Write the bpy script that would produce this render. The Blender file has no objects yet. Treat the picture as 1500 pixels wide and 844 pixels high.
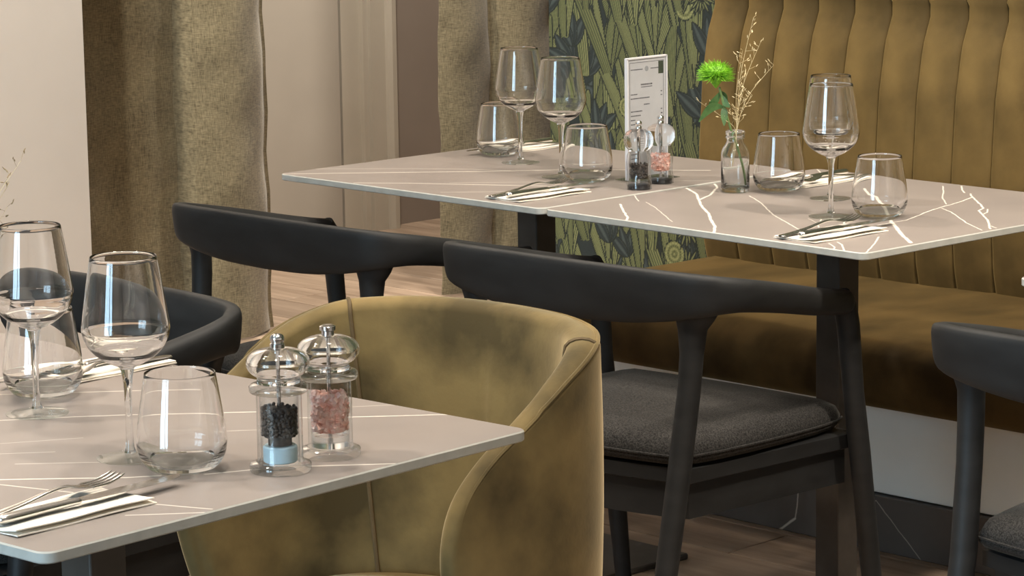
import bpy, bmesh, math, random
import numpy as np
from mathutils import Vector, Matrix

random.seed(7)
rng = np.random.default_rng(11)
scene = bpy.context.scene
col = scene.collection

# ------------------------------------------------------------------ camera
cam_data = bpy.data.cameras.new('camera')
cam_data.sensor_width = 36.0
cam_data.lens = 4215.2 / 1500.0 * 36.0
cam_data.clip_end = 60
cam = bpy.data.objects.new('camera', cam_data)
col.objects.link(cam)
CM = [[0.70344533, -0.11092045, 0.70204082],
      [0.71060573, 0.12961549, -0.6915485],
      [-0.01428849, 0.98534079, 0.16999812]]
m4 = Matrix.Identity(4)
for i in range(3):
    for j in range(3):
        m4[i][j] = CM[i][j]
m4[2][3] = 1.45
cam.matrix_world = m4
scene.camera = cam

# ------------------------------------------------------------------ world, exposure, lights
world = bpy.data.worlds.new('world')
scene.world = world
world.use_nodes = True
bg = world.node_tree.nodes['Background']
bg.inputs[0].default_value = (0.95, 0.97, 1.0, 1)
bg.inputs[1].default_value = 0.05
vs = scene.view_settings
vs.view_transform = 'Standard'
vs.look = 'None'
vs.gamma = 1.0
vs.use_curve_mapping = False
vs.exposure = 0.88
try:
    scene.cycles.max_bounces = 14
    scene.cycles.transparent_max_bounces = 32
    scene.cycles.transmission_bounces = 12
    scene.cycles.glossy_bounces = 6
    scene.cycles.diffuse_bounces = 5
    scene.cycles.caustics_reflective = False
    scene.cycles.caustics_refractive = True
    scene.cycles.sample_clamp_indirect = 4.0
    scene.cycles.use_denoising = True
except Exception:
    pass


def spot(name, loc, target, power, angle, colr, radius=0.05, blend=0.7):
    d = bpy.data.lights.new(name, 'SPOT')
    d.energy = power
    d.spot_size = math.radians(angle)
    d.spot_blend = blend
    d.shadow_soft_size = radius
    d.color = colr
    o = bpy.data.objects.new(name, d)
    o.location = loc
    o.rotation_euler = (Vector(target) - Vector(loc)).to_track_quat('-Z', 'Y').to_euler()
    col.objects.link(o)
    return o


WARM = (1.0, 0.90, 0.77)
spot('split_spot_near_table', (-3.25, 1.35, 2.9), (-2.6, 2.0, 0.75), 70, 75, WARM, 0.09)
spot('split_spot_near_table', (-2.9, 2.6, 2.9), (-2.6, 2.0, 0.75), 45, 75, WARM, 0.09)  # table light split up: this and the next two added to soften glass shadows
spot('split_spot_near_table', (-2.0, 1.5, 2.9), (-2.6, 2.0, 0.75), 40, 75, WARM, 0.09)
spot('split_spot_near_table', (-3.6, 2.1, 2.9), (-2.8, 2.0, 0.75), 40, 75, WARM, 0.09)
spot('split_spot_banquette_table', (-2.3, 3.8, 2.9), (-3.0, 3.8, 0.75), 46, 80, WARM, 0.09)
spot('split_spot_banquette_table', (-3.4, 3.95, 2.9), (-3.3, 3.8, 0.75), 32, 80, WARM, 0.09)  # this spot and the next added to make the glass shadows fainter
spot('split_spot_banquette_table', (-3.2, 3.0, 2.9), (-3.3, 3.7, 0.75), 32, 80, WARM, 0.09)
spot('ceiling_spot_opening_table', (-4.5, 3.3, 2.9), (-3.9, 3.8, 0.75), 66, 80, WARM, 0.09)
spot('ceiling_spot_wall', (-4.6, 2.7, 2.9), (-5.9, 3.6, 0.9), 95, 80, WARM)
spot('ceiling_spot_curtain', (-5.3, 3.1, 2.9), (-6.0, 5.3, 0.5), 160, 90, WARM)
spot('fill_spot_passage', (-5.4, 5.35, 2.9), (-6.0, 5.9, 0.6), 120, 75, WARM)  # no known lamp, added to brighten the right curtain
spot('ceiling_spot_corridor', (-6.5, 5.9, 2.7), (-7.0, 6.2, 0.3), 115, 120, WARM)
spot('ceiling_spot_room_centre', (-1.6, 2.2, 2.9), (-2.7, 3.0, 0.5), 60, 80, WARM)

spot('fill_spot_aisle', (-1.3, 3.6, 2.9), (-2.8, 4.2, 0.1), 150, 60, WARM, 0.09)  # added fill that lifts the floor and the white bench panel
spot('fill_spot_room_front', (-3.6, -0.9, 2.9), (-3.6, -1.6, 0.0), 60, 130, WARM, 0.1)  # unseen fill, added with the two below for ambient light in the room
spot('fill_spot_room_side', (0.6, 2.6, 2.9), (1.2, 2.6, 0.0), 150, 130, WARM, 0.1)
spot('fill_spot_room_back', (-0.2, -0.8, 2.9), (0.2, -1.2, 0.0), 150, 130, WARM, 0.1)


# ------------------------------------------------------------------ material helpers
def srgb(r, g, b):
    def f(c):
        c = c / 255.0
        return c / 12.92 if c <= 0.04045 else ((c + 0.055) / 1.055) ** 2.4
    return (f(r), f(g), f(b), 1.0)


def new_mat(name):
    m = bpy.data.materials.new(name)
    m.use_nodes = True
    nt = m.node_tree
    b = nt.nodes['Principled BSDF']
    return m, nt, b


def noise_mat(name, c1, c2, scale=20, rough=0.6, detail=4, stretch=(1, 1, 1), bump=0.0, bump_scale=None,
              metallic=0.0, sheen=0.0, spec=0.5, lo=0.35, hi=0.65, bump_dist=0.002, sheen_tint=None, sheen_rough=0.35):
    m, nt, b = new_mat(name)
    N = nt.nodes
    L = nt.links
    tc = N.new('ShaderNodeTexCoord')
    mp = N.new('ShaderNodeMapping')
    mp.inputs['Scale'].default_value = stretch
    L.new(tc.outputs['Object'], mp.inputs[0])
    nz = N.new('ShaderNodeTexNoise')
    nz.inputs['Scale'].default_value = scale
    nz.inputs['Detail'].default_value = detail
    L.new(mp.outputs[0], nz.inputs['Vector'])
    cr = N.new('ShaderNodeValToRGB')
    cr.color_ramp.elements[0].position = lo
    cr.color_ramp.elements[1].position = hi
    cr.color_ramp.elements[0].color = c1
    cr.color_ramp.elements[1].color = c2
    L.new(nz.outputs['Fac'], cr.inputs[0])
    L.new(cr.outputs[0], b.inputs['Base Color'])
    b.inputs['Roughness'].default_value = rough
    b.inputs['Metallic'].default_value = metallic
    b.inputs['Specular IOR Level'].default_value = spec
    if sheen:
        b.inputs['Sheen Weight'].default_value = sheen
        b.inputs['Sheen Roughness'].default_value = sheen_rough
        b.inputs['Sheen Tint'].default_value = sheen_tint or c2
    if bump:
        nb = N.new('ShaderNodeTexNoise')
        nb.inputs['Scale'].default_value = bump_scale or scale * 3
        nb.inputs['Detail'].default_value = 3
        L.new(mp.outputs[0], nb.inputs['Vector'])
        bp = N.new('ShaderNodeBump')
        bp.inputs['Strength'].default_value = bump
        bp.inputs['Distance'].default_value = bump_dist
        L.new(nb.outputs['Fac'], bp.inputs['Height'])
        L.new(bp.outputs[0], b.inputs['Normal'])
    return m


def linen_mat(name, c1, c2):
    m, nt, b = new_mat(name)
    N = nt.nodes
    L = nt.links
    tc = N.new('ShaderNodeTexCoord')
    outs = []
    for st in ((1, 60, 420), (1, 420, 60)):
        mp = N.new('ShaderNodeMapping')
        mp.inputs['Scale'].default_value = (60, st[1], st[2])
        L.new(tc.outputs['Object'], mp.inputs[0])
        nz = N.new('ShaderNodeTexNoise')
        nz.inputs['Scale'].default_value = 1.0
        nz.inputs['Detail'].default_value = 3
        L.new(mp.outputs[0], nz.inputs['Vector'])
        outs.append(nz)
    nl = N.new('ShaderNodeTexNoise')
    nl.inputs['Scale'].default_value = 9
    nl.inputs['Detail'].default_value = 3
    L.new(tc.outputs['Object'], nl.inputs['Vector'])
    a1 = N.new('ShaderNodeMath')
    a1.operation = 'ADD'
    L.new(outs[0].outputs['Fac'], a1.inputs[0])
    L.new(outs[1].outputs['Fac'], a1.inputs[1])
    a2 = N.new('ShaderNodeMath')
    a2.operation = 'MULTIPLY_ADD'
    L.new(nl.outputs['Fac'], a2.inputs[0])
    a2.inputs[1].default_value = 0.6
    L.new(a1.outputs[0], a2.inputs[2])
    mr = N.new('ShaderNodeMapRange')
    mr.inputs[1].default_value = 0.95
    mr.inputs[2].default_value = 1.65
    L.new(a2.outputs[0], mr.inputs[0])
    cr = N.new('ShaderNodeValToRGB')
    cr.color_ramp.elements[0].color = c1
    cr.color_ramp.elements[1].color = c2
    L.new(mr.outputs[0], cr.inputs[0])
    L.new(cr.outputs[0], b.inputs['Base Color'])
    b.inputs['Roughness'].default_value = 0.85
    b.inputs['Sheen Weight'].default_value = 0.3
    bp = N.new('ShaderNodeBump')
    bp.inputs['Strength'].default_value = 0.5
    bp.inputs['Distance'].default_value = 0.001
    L.new(a1.outputs[0], bp.inputs['Height'])
    L.new(bp.outputs[0], b.inputs['Normal'])
    return m


def thin_glass(name, tint=(0.975, 0.985, 0.98), rough=0.0, ior=1.5, power=3.5, edge=0.8):
    m = bpy.data.materials.new(name)
    m.use_nodes = True
    nt = m.node_tree
    N = nt.nodes
    L = nt.links
    N.remove(N['Principled BSDF'])
    out = N['Material Output']
    tr = N.new('ShaderNodeBsdfTransparent')
    gl = N.new('ShaderNodeBsdfGlossy')
    gl.inputs['Roughness'].default_value = rough
    f0 = ((ior - 1) / (ior + 1)) ** 2
    lw = N.new('ShaderNodeLayerWeight')
    lw.inputs[0].default_value = 0.5
    pw = N.new('ShaderNodeMath')
    pw.operation = 'POWER'
    L.new(lw.outputs['Facing'], pw.inputs[0])
    pw.inputs[1].default_value = power
    fr = N.new('ShaderNodeMath')
    fr.operation = 'MULTIPLY_ADD'
    L.new(pw.outputs[0], fr.inputs[0])
    fr.inputs[1].default_value = 1.0 - f0
    fr.inputs[2].default_value = f0
    cr = N.new('ShaderNodeValToRGB')
    cr.color_ramp.elements[0].position = 0.0
    cr.color_ramp.elements[0].color = (*tint, 1)
    cr.color_ramp.elements[1].position = 1.0
    cr.color_ramp.elements[1].color = (tint[0] * edge, tint[1] * (edge + 0.02), tint[2] * (edge + 0.02), 1)
    e = cr.color_ramp.elements.new(0.75)
    e.color = (tint[0] * 0.97, tint[1] * 0.98, tint[2] * 0.98, 1)
    L.new(lw.outputs['Facing'], cr.inputs[0])
    L.new(cr.outputs[0], tr.inputs[0])
    mx = N.new('ShaderNodeMixShader')
    L.new(fr.outputs[0], mx.inputs[0])
    L.new(tr.outputs[0], mx.inputs[1])
    L.new(gl.outputs[0], mx.inputs[2])
    L.new(mx.outputs[0], out.inputs[0])
    return m


def solid_glass(name, ior=1.47, colr=(1, 1, 1, 1)):
    m, nt, b = new_mat(name)
    b.inputs['Base Color'].default_value = colr
    b.inputs['Roughness'].default_value = 0.0
    b.inputs['Transmission Weight'].default_value = 1.0
    b.inputs['IOR'].default_value = ior
    return m


def emit_mat(name, c, s):
    m = bpy.data.materials.new(name)
    m.use_nodes = True
    N = m.node_tree.nodes
    N.remove(N['Principled BSDF'])
    e = N.new('ShaderNodeEmission')
    e.inputs[0].default_value = c
    e.inputs[1].default_value = s
    m.node_tree.links.new(e.outputs[0], N['Material Output'].inputs[0])
    return m


M = {}
M['white_wall'] = noise_mat('white_wall', srgb(214, 205, 196), srgb(220, 211, 202), 3, 0.7)
M['taupe_wall'] = noise_mat('taupe_wall', srgb(148, 137, 128), srgb(154, 143, 134), 3, 0.75)
M['beige_wall'] = noise_mat('beige_wall', srgb(178, 171, 161), srgb(184, 177, 167), 3, 0.7)
M['trim_paint'] = noise_mat('trim_paint', srgb(196, 190, 178), srgb(202, 196, 184), 4, 0.5)
M['ceiling'] = noise_mat('ceiling', srgb(225, 220, 212), srgb(230, 225, 217), 3, 0.8)
M['gap_shade'] = noise_mat('gap_shade', srgb(50, 42, 36), srgb(58, 50, 42), 8, 0.8)
M['velvet'] = noise_mat('velvet', srgb(70, 59, 36), srgb(124, 105, 67), 8, 0.75, detail=6, sheen=0.9, spec=0.15,
                        bump=0.25, bump_scale=160, bump_dist=0.0008, sheen_tint=srgb(226, 206, 168))
M['velvet_seam'] = noise_mat('velvet_seam', srgb(84, 68, 42), srgb(98, 80, 52), 30, 0.8)
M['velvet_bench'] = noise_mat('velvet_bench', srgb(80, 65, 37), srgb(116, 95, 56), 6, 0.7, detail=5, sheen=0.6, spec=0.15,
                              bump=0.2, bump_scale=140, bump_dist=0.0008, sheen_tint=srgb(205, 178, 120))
M['velvet_bench_shaded'] = noise_mat('velvet_bench_shaded', srgb(50, 38, 20), srgb(82, 64, 36), 9, 0.7, detail=6, sheen=0.5, spec=0.1, stretch=(1, 0.5, 1),
                             bump=0.2, bump_scale=140, bump_dist=0.0008, sheen_tint=srgb(205, 178, 120))  # same velvet as the bench back, the seat's darker shading painted into the colour
M['black_wood'] = noise_mat('black_wood', srgb(17, 17, 17), srgb(28, 28, 28), 14, 0.6, stretch=(1, 1, 3), bump=0.12,
                            bump_scale=90, bump_dist=0.0006, spec=0.4)
M['black_leg'] = noise_mat('black_leg', srgb(16, 16, 16), srgb(24, 24, 24), 14, 0.5)
M['dark_fabric'] = noise_mat('dark_fabric', srgb(30, 29, 28), srgb(58, 56, 54), 420, 0.95, detail=2, sheen=0.25, spec=0.1,
                             bump=0.5, bump_scale=600, bump_dist=0.0008, sheen_tint=srgb(140, 138, 132))
M['leg_metal'] = noise_mat('leg_metal', srgb(62, 56, 50), srgb(70, 64, 58), 30, 0.45, spec=0.4)
M['linen'] = linen_mat('linen', srgb(86, 76, 54), srgb(148, 136, 106))
M['glass'] = solid_glass('glass', 1.5)
M['glass_base'] = thin_glass('glass_base', power=6.5, edge=0.95)
M['glass_solid'] = solid_glass('glass_solid')
M['acrylic'] = thin_glass('acrylic', (0.98, 0.985, 0.99), ior=1.49)
M['acrylic_clear'] = thin_glass('acrylic_clear', (0.97, 0.975, 0.98), ior=1.6, power=3.0, edge=0.93)
M['acrylic_solid'] = solid_glass('acrylic_solid', 1.42)
M['water'] = thin_glass('water', (0.985, 0.99, 0.99), ior=1.2)
M['chrome'] = noise_mat('chrome', srgb(215, 213, 212), srgb(228, 226, 224), 10, 0.12, metallic=1.0)
M['steel'] = noise_mat('steel', srgb(205, 200, 196), srgb(222, 217, 212), 40, 0.22, metallic=1.0)
M['napkin'] = noise_mat('napkin', srgb(240, 232, 218), srgb(248, 241, 229), 60, 0.9, bump=0.2, bump_scale=300)
M['pepper'] = noise_mat('pepper', srgb(22, 18, 16), srgb(70, 58, 48), 160, 0.7)
M['salt'] = noise_mat('salt', srgb(240, 166, 142), srgb(255, 228, 216), 130, 0.45, lo=0.3, hi=0.7)
M['blue_plug'] = noise_mat('blue_plug', srgb(176, 200, 208), srgb(188, 212, 220), 30, 0.4)
M['black_plastic'] = noise_mat('black_plastic', srgb(18, 18, 20), srgb(26, 26, 28), 30, 0.4)
M['white_paper'] = noise_mat('white_paper', srgb(214, 211, 212), srgb(222, 219, 220), 20, 0.6)
M['ink'] = noise_mat('ink', srgb(92, 92, 98), srgb(108, 108, 114), 60, 0.8)
M['dark_green_print'] = noise_mat('dark_green_print', srgb(58, 70, 58), srgb(76, 88, 74), 60, 0.8)
M['stem'] = noise_mat('stem', srgb(88, 112, 58), srgb(112, 136, 78), 60, 0.6)
M['leaf'] = noise_mat('leaf', srgb(50, 82, 40), srgb(78, 112, 56), 60, 0.5)
M['petal'] = noise_mat('petal', srgb(92, 150, 22), srgb(140, 198, 44), 90, 0.6)
M['straw'] = noise_mat('straw', srgb(206, 186, 140), srgb(232, 216, 176), 90, 0.7)
M['seed_dark'] = noise_mat('seed_dark', srgb(120, 100, 70), srgb(168, 146, 108), 90, 0.7)
M['sky_pane'] = emit_mat('sky_pane', (0.55, 0.80, 1.0, 1), 9.0)
M['frame_paint'] = noise_mat('frame_paint', srgb(60, 58, 55), srgb(70, 68, 64), 10, 0.5)


def floor_mat(name, dx):
    m, nt, b = new_mat(name)
    N = nt.nodes
    L = nt.links
    tc = N.new('ShaderNodeTexCoord')
    oi = N.new('ShaderNodeObjectInfo')
    mp = N.new('ShaderNodeMapping')
    mp.inputs['Scale'].default_value = (2.2, 26, 10)
    L.new(tc.outputs['Object'], mp.inputs[0])
    sc_ = N.new('ShaderNodeVectorMath')
    sc_.operation = 'SCALE'
    cb = N.new('ShaderNodeCombineXYZ')
    cb.inputs[0].default_value = 13.0
    cb.inputs[1].default_value = 31.0
    cb.inputs[2].default_value = 7.0
    L.new(cb.outputs[0], sc_.inputs[0])
    L.new(oi.outputs['Random'], sc_.inputs['Scale'])
    ad = N.new('ShaderNodeVectorMath')
    ad.operation = 'ADD'
    L.new(mp.outputs[0], ad.inputs[0])
    L.new(sc_.outputs[0], ad.inputs[1])
    nz = N.new('ShaderNodeTexNoise')
    nz.inputs['Scale'].default_value = 1.0
    nz.inputs['Detail'].default_value = 6
    nz.inputs['Roughness'].default_value = 0.6
    L.new(ad.outputs[0], nz.inputs['Vector'])
    cr = N.new('ShaderNodeValToRGB')
    cr.color_ramp.elements[0].position = 0.3
    cr.color_ramp.elements[1].position = 0.7
    cr.color_ramp.elements[0].color = srgb(128, 108, 90)
    cr.color_ramp.elements[1].color = srgb(180, 158, 138)
    L.new(nz.outputs['Fac'], cr.inputs[0])
    hs = N.new('ShaderNodeHueSaturation')
    mr = N.new('ShaderNodeMapRange')
    mr.inputs[3].default_value = 0.86
    mr.inputs[4].default_value = 1.1
    L.new(oi.outputs['Random'], mr.inputs[0])
    L.new(mr.outputs[0], hs.inputs['Value'])
    L.new(cr.outputs[0], hs.inputs['Color'])
    L.new(hs.outputs[0], b.inputs['Base Color'])
    b.inputs['Roughness'].default_value = 0.45
    b.inputs['Specular IOR Level'].default_value = 0.4
    return m


M['plank'] = floor_mat('plank', 0)
M['joint'] = noise_mat('joint', srgb(62, 50, 42), srgb(74, 60, 50), 20, 0.9)


# ---- stone with veins laid out in the slab's own coordinates
def seg_group():
    g = bpy.data.node_groups.new('vein_segment', 'ShaderNodeTree')
    I = g.interface
    I.new_socket('P', in_out='INPUT', socket_type='NodeSocketVector')
    I.new_socket('A', in_out='INPUT', socket_type='NodeSocketVector')
    I.new_socket('B', in_out='INPUT', socket_type='NodeSocketVector')
    I.new_socket('W', in_out='INPUT', socket_type='NodeSocketFloat')
    I.new_socket('Prev', in_out='INPUT', socket_type='NodeSocketFloat')
    I.new_socket('Gain', in_out='INPUT', socket_type='NodeSocketFloat')
    I.new_socket('Out', in_out='OUTPUT', socket_type='NodeSocketFloat')
    N = g.nodes
    L = g.links
    gi = N.new('NodeGroupInput')
    go = N.new('NodeGroupOutput')

    def vm(op, a, b=None):
        n = N.new('ShaderNodeVectorMath')
        n.operation = op
        L.new(a, n.inputs[0])
        if b is not None:
            L.new(b, n.inputs[1])
        return n

    def mt(op, a, b=None, clamp=False):
        n = N.new('ShaderNodeMath')
        n.operation = op
        n.use_clamp = clamp
        if isinstance(a, float):
            n.inputs[0].default_value = a
        else:
            L.new(a, n.inputs[0])
        if b is not None:
            if isinstance(b, float):
                n.inputs[1].default_value = b
            else:
                L.new(b, n.inputs[1])
        return n
    pa = vm('SUBTRACT', gi.outputs['P'], gi.outputs['A'])
    ba = vm('SUBTRACT', gi.outputs['B'], gi.outputs['A'])
    d1 = vm('DOT_PRODUCT', pa.outputs[0], ba.outputs[0])
    d2 = vm('DOT_PRODUCT', ba.outputs[0], ba.outputs[0])
    h = mt('DIVIDE', d1.outputs['Value'], d2.outputs['Value'], True)
    s = N.new('ShaderNodeVectorMath')
    s.operation = 'SCALE'
    L.new(ba.outputs[0], s.inputs[0])
    L.new(h.outputs[0], s.inputs['Scale'])
    df = vm('SUBTRACT', pa.outputs[0], s.outputs[0])
    ln = vm('LENGTH', df.outputs[0])
    q = mt('DIVIDE', ln.outputs['Value'], gi.outputs['W'])
    inv = mt('SUBTRACT', 1.6, q.outputs[0], True)
    gm = mt('MULTIPLY', inv.outputs[0], gi.outputs['Gain'])
    mx = mt('MAXIMUM', gm.outputs[0], gi.outputs['Prev'])
    L.new(mx.outputs[0], go.inputs[0])
    return g


SEG = seg_group()


def stone_mat(name, veins, base1, base2, veincol, jitter=0.004):
    m, nt, b = new_mat(name)
    N = nt.nodes
    L = nt.links
    tc = N.new('ShaderNodeTexCoord')
    nz = N.new('ShaderNodeTexNoise')
    nz.inputs['Scale'].default_value = 5
    nz.inputs['Detail'].default_value = 6
    L.new(tc.outputs['Object'], nz.inputs['Vector'])
    cr = N.new('ShaderNodeValToRGB')
    cr.color_ramp.elements[0].position = 0.3
    cr.color_ramp.elements[1].position = 0.7
    cr.color_ramp.elements[0].color = base1
    cr.color_ramp.elements[1].color = base2
    L.new(nz.outputs['Fac'], cr.inputs[0])
    # wobble for the vein coordinates
    nw = N.new('ShaderNodeTexNoise')
    nw.inputs['Scale'].default_value = 45
    nw.inputs['Detail'].default_value = 2
    L.new(tc.outputs['Object'], nw.inputs['Vector'])
    sb = N.new('ShaderNodeVectorMath')
    sb.operation = 'SUBTRACT'
    L.new(nw.outputs['Color'], sb.inputs[0])
    sb.inputs[1].default_value = (0.5, 0.5, 0.5)
    sc_ = N.new('ShaderNodeVectorMath')
    sc_.operation = 'SCALE'
    sc_.inputs['Scale'].default_value = jitter
    L.new(sb.outputs[0], sc_.inputs[0])
    ad = N.new('ShaderNodeVectorMath')
    ad.operation = 'ADD'
    L.new(tc.outputs['Object'], ad.inputs[0])
    L.new(sc_.outputs[0], ad.inputs[1])
    fl = N.new('ShaderNodeVectorMath')
    fl.operation = 'MULTIPLY'
    fl.inputs[1].default_value = (1, 1, 0)
    L.new(ad.outputs[0], fl.inputs[0])
    prev = None
    for (a, c, w, gain) in veins:
        n = N.new('ShaderNodeGroup')
        n.node_tree = SEG
        L.new(fl.outputs[0], n.inputs['P'])
        n.inputs['A'].default_value = (a[0], a[1], 0)
        n.inputs['B'].default_value = (c[0], c[1], 0)
        n.inputs['W'].default_value = w
        n.inputs['Gain'].default_value = gain
        if prev is None:
            n.inputs['Prev'].default_value = 0
        else:
            L.new(prev.outputs[0], n.inputs['Prev'])
        prev = n
    mx = N.new('ShaderNodeMix')
    mx.data_type = 'RGBA'
    if prev is not None:
        L.new(prev.outputs[0], mx.inputs[0])
    else:
        mx.inputs[0].default_value = 0
    L.new(cr.outputs[0], mx.inputs[6])
    mx.inputs[7].default_value = veincol
    L.new(mx.outputs[2], b.inputs['Base Color'])
    b.inputs['Roughness'].default_value = 0.42
    b.inputs['Specular IOR Level'].default_value = 0.45
    return m


# ------------------------------------------------------------------ mesh helpers
def link(o, parent=None):
    col.objects.link(o)
    if parent is not None:
        o.parent = parent
    return o


def mesh_obj(name, verts, faces, mat, parent=None, smooth=True, angle=35, loc=None):
    me = bpy.data.meshes.new(name)
    me.from_pydata([tuple(v) for v in verts], [], faces)
    me.update()
    if mat is not None:
        me.materials.append(mat)
    if smooth:
        for p in me.polygons:
            p.use_smooth = True
        try:
            me.set_sharp_from_angle(angle=math.radians(angle))
        except Exception:
            pass
    o = bpy.data.objects.new(name, me)
    if loc is not None:
        o.location = loc
    return link(o, parent)


class MB:
    def __init__(self):
        self.v = []
        self.f = []

    def add(self, verts, faces):
        k = len(self.v)
        self.v += [tuple(x) for x in verts]
        self.f += [tuple(i + k for i in f) for f in faces]

    def grid(self, P, closed_u=False, closed_v=False, flip=False):
        nu = len(P)
        nv = len(P[0])
        k = len(self.v)
        for r in P:
            self.v += [tuple(x) for x in r]
        for i in range(nu if closed_u else nu - 1):
            for j in range(nv if closed_v else nv - 1):
                a = k + i * nv + j
                b_ = k + i * nv + (j + 1) % nv
                c = k + ((i + 1) % nu) * nv + (j + 1) % nv
                d = k + ((i + 1) % nu) * nv + j
                self.f.append((a, d, c, b_) if flip else (a, b_, c, d))

    def lathe(self, prof, n=48, c=(0, 0), cap=True):
        P = []
        for (r, z) in prof:
            P.append([(c[0] + r * math.cos(2 * math.pi * k / n), c[1] + r * math.sin(2 * math.pi * k / n), z) for k in range(n)])
        self.grid(P, closed_v=True)
        k0 = len(self.v) - len(prof) * n
        if cap:
            if prof[0][0] > 1e-5:
                self.f.append(tuple(k0 + i for i in range(n))[::-1])
            if prof[-1][0] > 1e-5:
                e = len(self.v) - n
                self.f.append(tuple(e + i for i in range(n)))

    def box(self, lo, hi):
        x0, y0, z0 = lo
        x1, y1, z1 = hi
        v = [(x0, y0, z0), (x1, y0, z0), (x1, y1, z0), (x0, y1, z0), (x0, y0, z1), (x1, y0, z1), (x1, y1, z1), (x0, y1, z1)]
        self.add(v, [(0, 3, 2, 1), (4, 5, 6, 7), (0, 1, 5, 4), (1, 2, 6, 5), (2, 3, 7, 6), (3, 0, 4, 7)])

    def tube(self, pts, rad, n=12, cap=True):
        pts = [Vector(p) for p in pts]
        if not isinstance(rad, (list, tuple)):
            rad = [rad] * len(pts)
        up = Vector((0, 0, 1))
        P = []
        prevn = None
        for i, p in enumerate(pts):
            t = (pts[min(i + 1, len(pts) - 1)] - pts[max(i - 1, 0)]).normalized()
            if prevn is None:
                a = up if abs(t.z) < 0.9 else Vector((1, 0, 0))
                nrm = (a - t * a.dot(t)).normalized()
            else:
                nrm = (prevn - t * prevn.dot(t)).normalized()
            prevn = nrm
            bn = t.cross(nrm)
            P.append([p + (nrm * math.cos(2 * math.pi * k / n) + bn * math.sin(2 * math.pi * k / n)) * rad[i] for k in range(n)])
        k0 = len(self.v)
        self.grid(P, closed_v=True)
        if cap:
            self.f.append(tuple(k0 + i for i in range(n)))
            e = len(self.v) - n
            self.f.append(tuple(e + i for i in range(n))[::-1])

    def build(self, name, mat, parent=None, smooth=True, angle=35, loc=None, merge=False):
        o = mesh_obj(name, self.v, self.f, mat, parent, smooth, angle, loc)
        bm = bmesh.new()
        bm.from_mesh(o.data)
        if merge:
            bmesh.ops.remove_doubles(bm, verts=bm.verts, dist=1e-5)
        bmesh.ops.recalc_face_normals(bm, faces=bm.faces)
        bm.to_mesh(o.data)
        bm.free()
        if smooth:
            try:
                o.data.set_sharp_from_angle(angle=math.radians(angle))
            except Exception:
                pass
        return o


def catmull(pts, n=8):
    pts = [np.array(p, float) for p in pts]
    out = []
    for i in range(len(pts) - 1):
        p0 = pts[max(i - 1, 0)]
        p1 = pts[i]
        p2 = pts[i + 1]
        p3 = pts[min(i + 2, len(pts) - 1)]
        for k in range(n):
            t = k / n
            out.append(0.5 * ((2 * p1) + (-p0 + p2) * t + (2 * p0 - 5 * p1 + 4 * p2 - p3) * t * t + (-p0 + 3 * p1 - 3 * p2 + p3) * t ** 3))
    out.append(pts[-1])
    return out


def bevel_box(name, lo, hi, mat, parent=None, bev=0.003, seg=2):
    me = bpy.data.meshes.new(name)
    bm = bmesh.new()
    b = MB()
    b.box(lo, hi)
    vs_ = [bm.verts.new(v) for v in b.v]
    for f in b.f:
        bm.faces.new([vs_[i] for i in f])
    bmesh.ops.recalc_face_normals(bm, faces=bm.faces)
    if bev:
        bmesh.ops.bevel(bm, geom=list(bm.edges), offset=bev, segments=seg, affect='EDGES', profile=0.5)
    bm.to_mesh(me)
    bm.free()
    for p in me.polygons:
        p.use_smooth = True
    try:
        me.set_sharp_from_angle(angle=math.radians(40))
    except Exception:
        pass
    me.materials.append(mat)
    return link(bpy.data.objects.new(name, me), parent)


def empty(name, loc, rz=0.0):
    o = bpy.data.objects.new(name, None)
    o.empty_display_size = 0.05
    o.location = loc
    o.rotation_euler = (0, 0, rz)
    return link(o)


def tag(o, label, cat, group=None):
    o['label'] = label
    o['category'] = cat
    if group:
        o['group'] = group
    return o


def structure(o, label=None):
    o['kind'] = 'structure'
    if label:
        o['label'] = label
    return o


def dup(o, parent=None):
    c = o.copy()
    col.objects.link(c)
    c.parent = parent
    for ch in list(o.children):
        dup(ch, c)
    return c


def place(o, loc, rz=0.0):
    o.location = loc
    o.rotation_euler = (0, 0, rz)
    return o


# ------------------------------------------------------------------ room shell
b = MB()
b.box((-7.6, -2.8, -0.06), (2.4, 8.0, -0.012))
floor = structure(b.build('floor', M['joint'], smooth=False), 'brown wood plank floor of the restaurant')
PW_, PL_ = 0.18, 1.22
pv = MB()
pv.box((0.0015, 0.0015, -0.012), (PL_ - 0.0015, PW_ - 0.0015, 0.0))
proto = None
n_planks = 0
for j in range(0, 34):
    y0 = 1.9 + j * PW_
    off = (j * 0.47) % PL_
    for i in range(-1, 6):
        x0 = -7.35 + i * PL_ + off - PL_ * 0.5
        # only where floor can be seen: in front of and behind the tables, through the opening
        if x0 + PL_ < -7.25 or x0 > -1.6:
            continue
        if y0 > 4.27 and x0 > -4.9:
            continue
        if x0 + PL_ / 2 > -0.62 * y0 + 0.6 and y0 < 2.6:
            continue
        if proto is None:
            proto = bevel_box('plank', (0.0015, 0.0015, -0.0118), (PL_ - 0.0015, PW_ - 0.0015, 0.0), M['plank'], floor, 0.0012, 1)
            o = proto
        else:
            o = proto.copy()
            col.objects.link(o)
        o.location = (x0, y0, 0)
        n_planks += 1

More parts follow.
